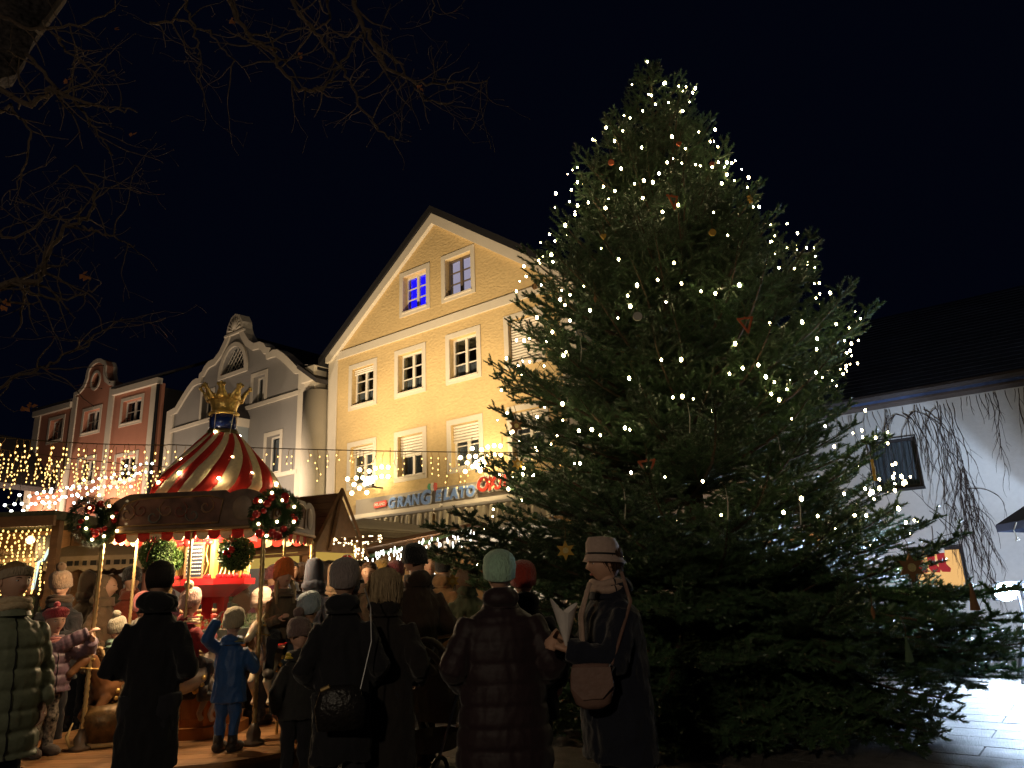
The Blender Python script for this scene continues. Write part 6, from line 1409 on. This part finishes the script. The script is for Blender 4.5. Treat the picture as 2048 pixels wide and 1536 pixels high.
T = person('woman with a blonde bob in a long black coat, seen from behind', 772, 5.1, 1.56, 172, coat=fab('matt_black_coat', (.016, .013, .012)), hem=.20, wid=1.0, hair='bob', hairm=h_bl, vox=.014, look=(-6, 0))
T = person('tall man in a black beanie and dark brown coat facing left', 832, 6.8, 1.80, 215, coat=fab('bark_coat', (.040, .024, .015)), hem=.30, wid=1.12, hat='beanie', hatm=knit('black_knit', (.012, .012, .014)), hair='short', hairm=h_dk, look=(25, -12), vox=.016)
T = person('person with a raised dark hood beside the orange-beanie girl', 628, 8.3, 1.80, 182, coat=navy, hat='hood', wid=.92, vox=.018)
T = person('woman with pulled back brown hair facing the camera between two hats', 738, 8.6, 1.76, 5, coat=brn, hair='short', hairm=h_br, vox=.018, look=(0, -8))
T = person('person in a mustard knit hat just right of the brown-haired woman', 763, 9.6, 1.80, 185, coat=brn, hat='beanie', hatm=knit('mustard_knit', (.36, .22, .06)), hair='short', hairm=h_br, vox=.019)
T = person('dark haired man looking right, above the orange beanie', 578, 8.9, 1.82, 35, coat=navy, hair='short', hairm=h_dk, vox=.02)
T = person('person in a brown bobble knit hat between the hood and the dark haired man', 601, 9.8, 1.80, -160, coat=brn, hat='beanie', hatm=knit('cocoa_knit', (.12, .06, .035)), hair='short', hairm=h_dk, vox=.019)
T = person('person with black hair right of the raised hood', 655, 9.4, 1.82, 170, coat=blk, hair='bob', hairm=h_dk, vox=.019)
T = person('person in a caramel jacket and black cap below the white garland', 888, 8.9, 1.80, 150, coat=fab('caramel_jacket', (.14, .075, .03)), hat='beanie', hatm=knit('black_knit', (.012, .012, .014)), hair='short', hairm=h_dk, vox=.02)
T = person('person in a brown coat with back turned, behind the carousel shelf', 478, 9.7, 1.84, 175, coat=fab('umber_coat', (.055, .032, .02)), hair='short', hairm=h_dk, wid=1.15, vox=.02)
T = person('hooded person in a dark brown coat left of the carousel pole', 178, 9.3, 1.80, 150, coat=brn, hat='hood', vox=.02)
T = person('person in olive jacket between the left pole and the boxwood ball', 222, 10.0, 1.78, 20, coat=fab('olive_jacket', (.06, .05, .025)), hair='bob', hairm=h_br, vox=.019)
T = person('dark person far left behind the phone woman', 150, 11.0, 1.80, -20, coat=blk, hair='short', hairm=h_dk, vox=.02)
T = person('person in a plum coat behind the left boxwood ball', 330, 9.6, 1.78, 15, coat=fab('plum_coat', (.07, .02, .035)), hair='long', hairm=h_br, vox=.019)
T = person('person with short fair hair deep in the crowd under the menu board', 640, 10.1, 1.86, 0, coat=brn, hair='short', hairm=h_gold, vox=.02)
T = person('person in a dark cap deep in the crowd before the wrapped post', 700, 9.4, 1.80, -10, coat=navy, hat='beanie', hatm=knit('black_knit', (.012, .012, .014)), hair='short', hairm=h_dk, vox=.02)
for k, (px, Y, h, yw, kind, lab) in enumerate((
    (60, 9.8, 1.78, 40, 0, 'person in a loden coat between the green puffer coat and the gold curtain'), (96, 10.6, 1.74, -30, 1, 'person in a plum scarf near the dark box at the left stall'),
    (208, 8.8, 1.72, 100, 2, 'person in a tan coat just right of the left carousel pole'), (425, 10.2, 1.82, 10, 3, 'man in a dark jacket below the blackboard, behind the carousel'),
    (452, 9.6, 1.74, -40, 0, 'woman in a loden coat right of the red cabinet'), (542, 9.5, 1.78, 60, 1, 'person in a plum scarf behind the right front pole'),
    (590, 10.8, 1.84, -10, 3, 'man in a dark jacket beneath the hut roof edge'), (671, 8.9, 1.76, 200, 2, 'person in a tan coat between the raised hood and the grey beanie'),
    (716, 10.0, 1.84, 20, 3, 'man in a dark jacket left of the wrapped post'), (786, 8.7, 1.74, 150, 1, 'person in a plum scarf behind the blonde bob'),
    (858, 9.4, 1.86, 30, 3, 'man in a dark jacket right of the tall black beanie'), (912, 9.8, 1.74, -20, 2, 'person in a tan coat under the first low fir bough'),
    (935, 8.4, 1.66, 170, 0, 'person in a loden coat left of the mint beanie'))):
    cc = [fab('loden_coat', (.035, .045, .025)), fab('plum_coat', (.07, .02, .035)), fab('tan_coat', (.15, .10, .06)), blk][kind]
    person(lab, px, Y, h, yw, coat=cc, hat=[None, 'beanie', 'hood', None][kind], hatm=knit('wine_knit', (.12, .02, .03)), hair=['bob', 'short', None, 'short'][kind], hairm=[h_br, h_dk, None, h_dk][kind], scarf=fab('plum_scarf', (.12, .03, .06)) if kind == 1 else None, vox=.02, look=(rnd.uniform(-25, 25), rnd.uniform(-12, 4)), lean=rnd.uniform(0, .03))
# right group
T = person('woman in a mint green beanie and dark puffer jacket, seen from behind', 1000, 4.55, 1.60, 186, coat=aub, hem=.27, puff=.6, wid=1.18, hat='beanie', hatm=knit('mint_knit', (.40, .62, .46)), hair='short', hairm=h_bl, vox=.014)
T = person('person in a rust red hat hidden behind the mint-beanie woman', 1047, 5.35, 1.56, 178, coat=blk, hem=.36, hat='beanie', hatm=knit('rust_red_knit', (.30, .035, .02)), hair='short', hairm=h_br, vox=.016)
yw = -72; hwY = 4.45; hx = at(1218, 1180, hwY).x
ta = [(-1, tgt(0, hwY, 0, yw, at(1122, 1282, 4.35), X=hx)), (1, tgt(0, hwY, 0, yw, at(1135, 1300, 4.2), X=hx))]
T = person('woman in a beige cloche hat and black coat holding a paper cone, facing left', 0, hwY, 1.64, yw, X=hx, coat=fab('blue_black_coat', (.008, .010, .020)), hem=.30, wid=1.32, hat='cloche', hatm=fab('beige_felt', (.42, .31, .26)), hair='short', hairm=h_br, scarf=fab('sand_scarf', (.40, .28, .22)), arms=ta, vox=.013, look=(-4, -6))
p = at(1165, 1290, 4.2); sc_ = thing('scarf_tail', 'long sand coloured scarf end hanging down the black coat', 'scarf', (p.x, 4.20, .95)); b = MB()
b.tube([(.06, .0, .47), (.0, -.01, .30), (.0, .0, .12), (-.015, 0, -.02)], [.03, .038, .042, .045], 8, flat=.35); b.build('scarf_cloth', fab('sand_scarf', (.4, .28, .22)), sc_, smooth=True)
p = at(1130, 1245, 4.2); cn = thing('paper_cone', 'white paper cone with a pointed rim held by the cloche hat woman', 'paper cone', p, R(20)); b = MB(); n = 20; vs = [(0, 0, -.14)]
for i in range(n): a = 2 * PI * i / n; vs.append((.075 * math.cos(a), .05 * math.sin(a), .05 + .05 * max(0, math.cos(a)) + .08 * max(0, -math.cos(a)) ** 2))
b.add(vs, [(0, 1 + i, 1 + (i + 1) % n) for i in range(n)]); o = b.build('paper', mat('white_paper', (.60, .55, .52), .8), cn, fix=False); o.modifiers.new('s', 'SOLIDIFY').thickness = .003
p = at(1186, 1372, 4.05); hg = thing('shoulder_bag', 'rounded taupe shoulder bag with a wide strap on the black coat', 'bag', (p.x, 4.10, p.z), R(-6)); b = MB(); b.loft([(0, 0, -.115, .05, .02), (0, 0, -.09, .09, .035), (0, 0, -.02, .115, .045), (0, 0, .05, .11, .04), (0, 0, .10, .095, .025), (0, 0, .105, .02, .01)], 20); b.build('bag_body', mat('taupe_leather', (.17, .10, .08), .5, .2, 30, .12), hg, smooth=True); b = MB(); b.tube([(.10, 0, .08), (.16, .05, .22), (.235, .14, .40), (.20, .24, .56)], .012, 6, flat=.5); b.build('strap', mat('taupe_leather', (.17, .1, .08)), hg); b = MB(); b.tube([(.085, -.03, .07), (.10, -.035, .10), (.12, -.02, .085), (.10, -.03, .06), (.085, -.03, .07)], .005, 5); b.build('buckle', m_steel, hg)
b = MB(); b.poly([(-.10, .09), (.10, .09), (.11, 0), (.05, -.06), (-.05, -.065), (-.105, -.01)], [], -.052, -.047); b.build('flap', mat('taupe_leather', (.17, .1, .08)), hg)
# pushchair between the groups
p = at(872, 1300, 6.4); pc = thing('pushchair', 'grey pushchair with a folded hood standing between the two groups', 'pushchair', (p.x, 6.4, 0), R(150)); m_pc = fab('grey_pram_cloth', (.16, .13, .11))
b = MB(); b.loft([(0, 0, .40, .15, .16, R(10)), (0, .02, .55, .19, .20, R(14)), (0, .06, .72, .20, .22, R(20)), (0, .08, .80, .19, .20, R(24))], 20); b.build('seat', m_pc, pc, smooth=True)
for k in range(3): b = MB(); b.tube([(.20 * math.cos(a), .08 + .12 * k * .9 + .06 * math.sin(a), .80 + (.24 - .06 * k) * math.sin(a)) for a in [PI * i / 10 for i in range(11)]], .035, 8, flat=.6); b.build('hood_rib', m_pc, pc, smooth=True)
b = MB(); b.tube([(-.2, -.30, 1.02), (0, -.34, 1.05), (.2, -.30, 1.02)], .014, 8); b.build('handle', m_brass, pc)
for sx in (-1, 1):
    b = MB(); b.tube([(sx * .2, -.30, 1.02), (sx * .21, 0, .62), (sx * .22, .30, .16)], .011, 6); b.tube([(sx * .21, 0, .6), (sx * .22, -.28, .16)], .011, 6); b.build('frame_tube', m_steel, pc)
    for y in (-.28, .30):
        b = MB(); b.tube([(sx * .24, y + .10 * math.cos(a), .12 + .10 * math.sin(a)) for a in [2 * PI * i / 16 for i in range(17)]], .016, 8, cap=False); wo = b.build('wheel', m_blackm, pc, fix=False); b = MB(); b.ball((sx * .24, y, .12), .025, 8, 6); b.build('hub', m_steel, wo)
b = MB(); b.loft([(0, .05, .22, .17, .22), (0, .05, .34, .19, .25)], 16, cap=False); b.build('basket', m_pc, pc, fix=False)
# wooden signs and a swan-shaped seat end near the left pole
p = at(150, 1440, 7.2); o = thing('sled_seat', 'curved wooden sleigh seat at the foot of the left carousel pole', 'sleigh seat', (at(205, 1400, 7.3).x, 7.3, .15), R(20)); b = MB(); b.tube([(-.22, 0, .02), (-.26, 0, .12), (-.22, 0, .24)], [.02, .03, .012], 8, flat=.5); b.tube([(-.22, 0, .03), (.3, 0, .03)], .025, 8); b.build('runner', mat('pale_wood', (.5, .36, .16), .5), o, smooth=True); b = MB(); b.loft([(.05, .1, .05, .2, .13), (.05, .1, .28, .24, .16), (.05, .12, .36, .2, .1)], 16); b.build('sleigh_body', mat('dark_gilt2', (.14, .08, .03), .4, .5, 14, .6, metal=.3), o, smooth=True)

bpy.data.batch_remove(TRASH)
bpy.data.scenes.remove(TS)
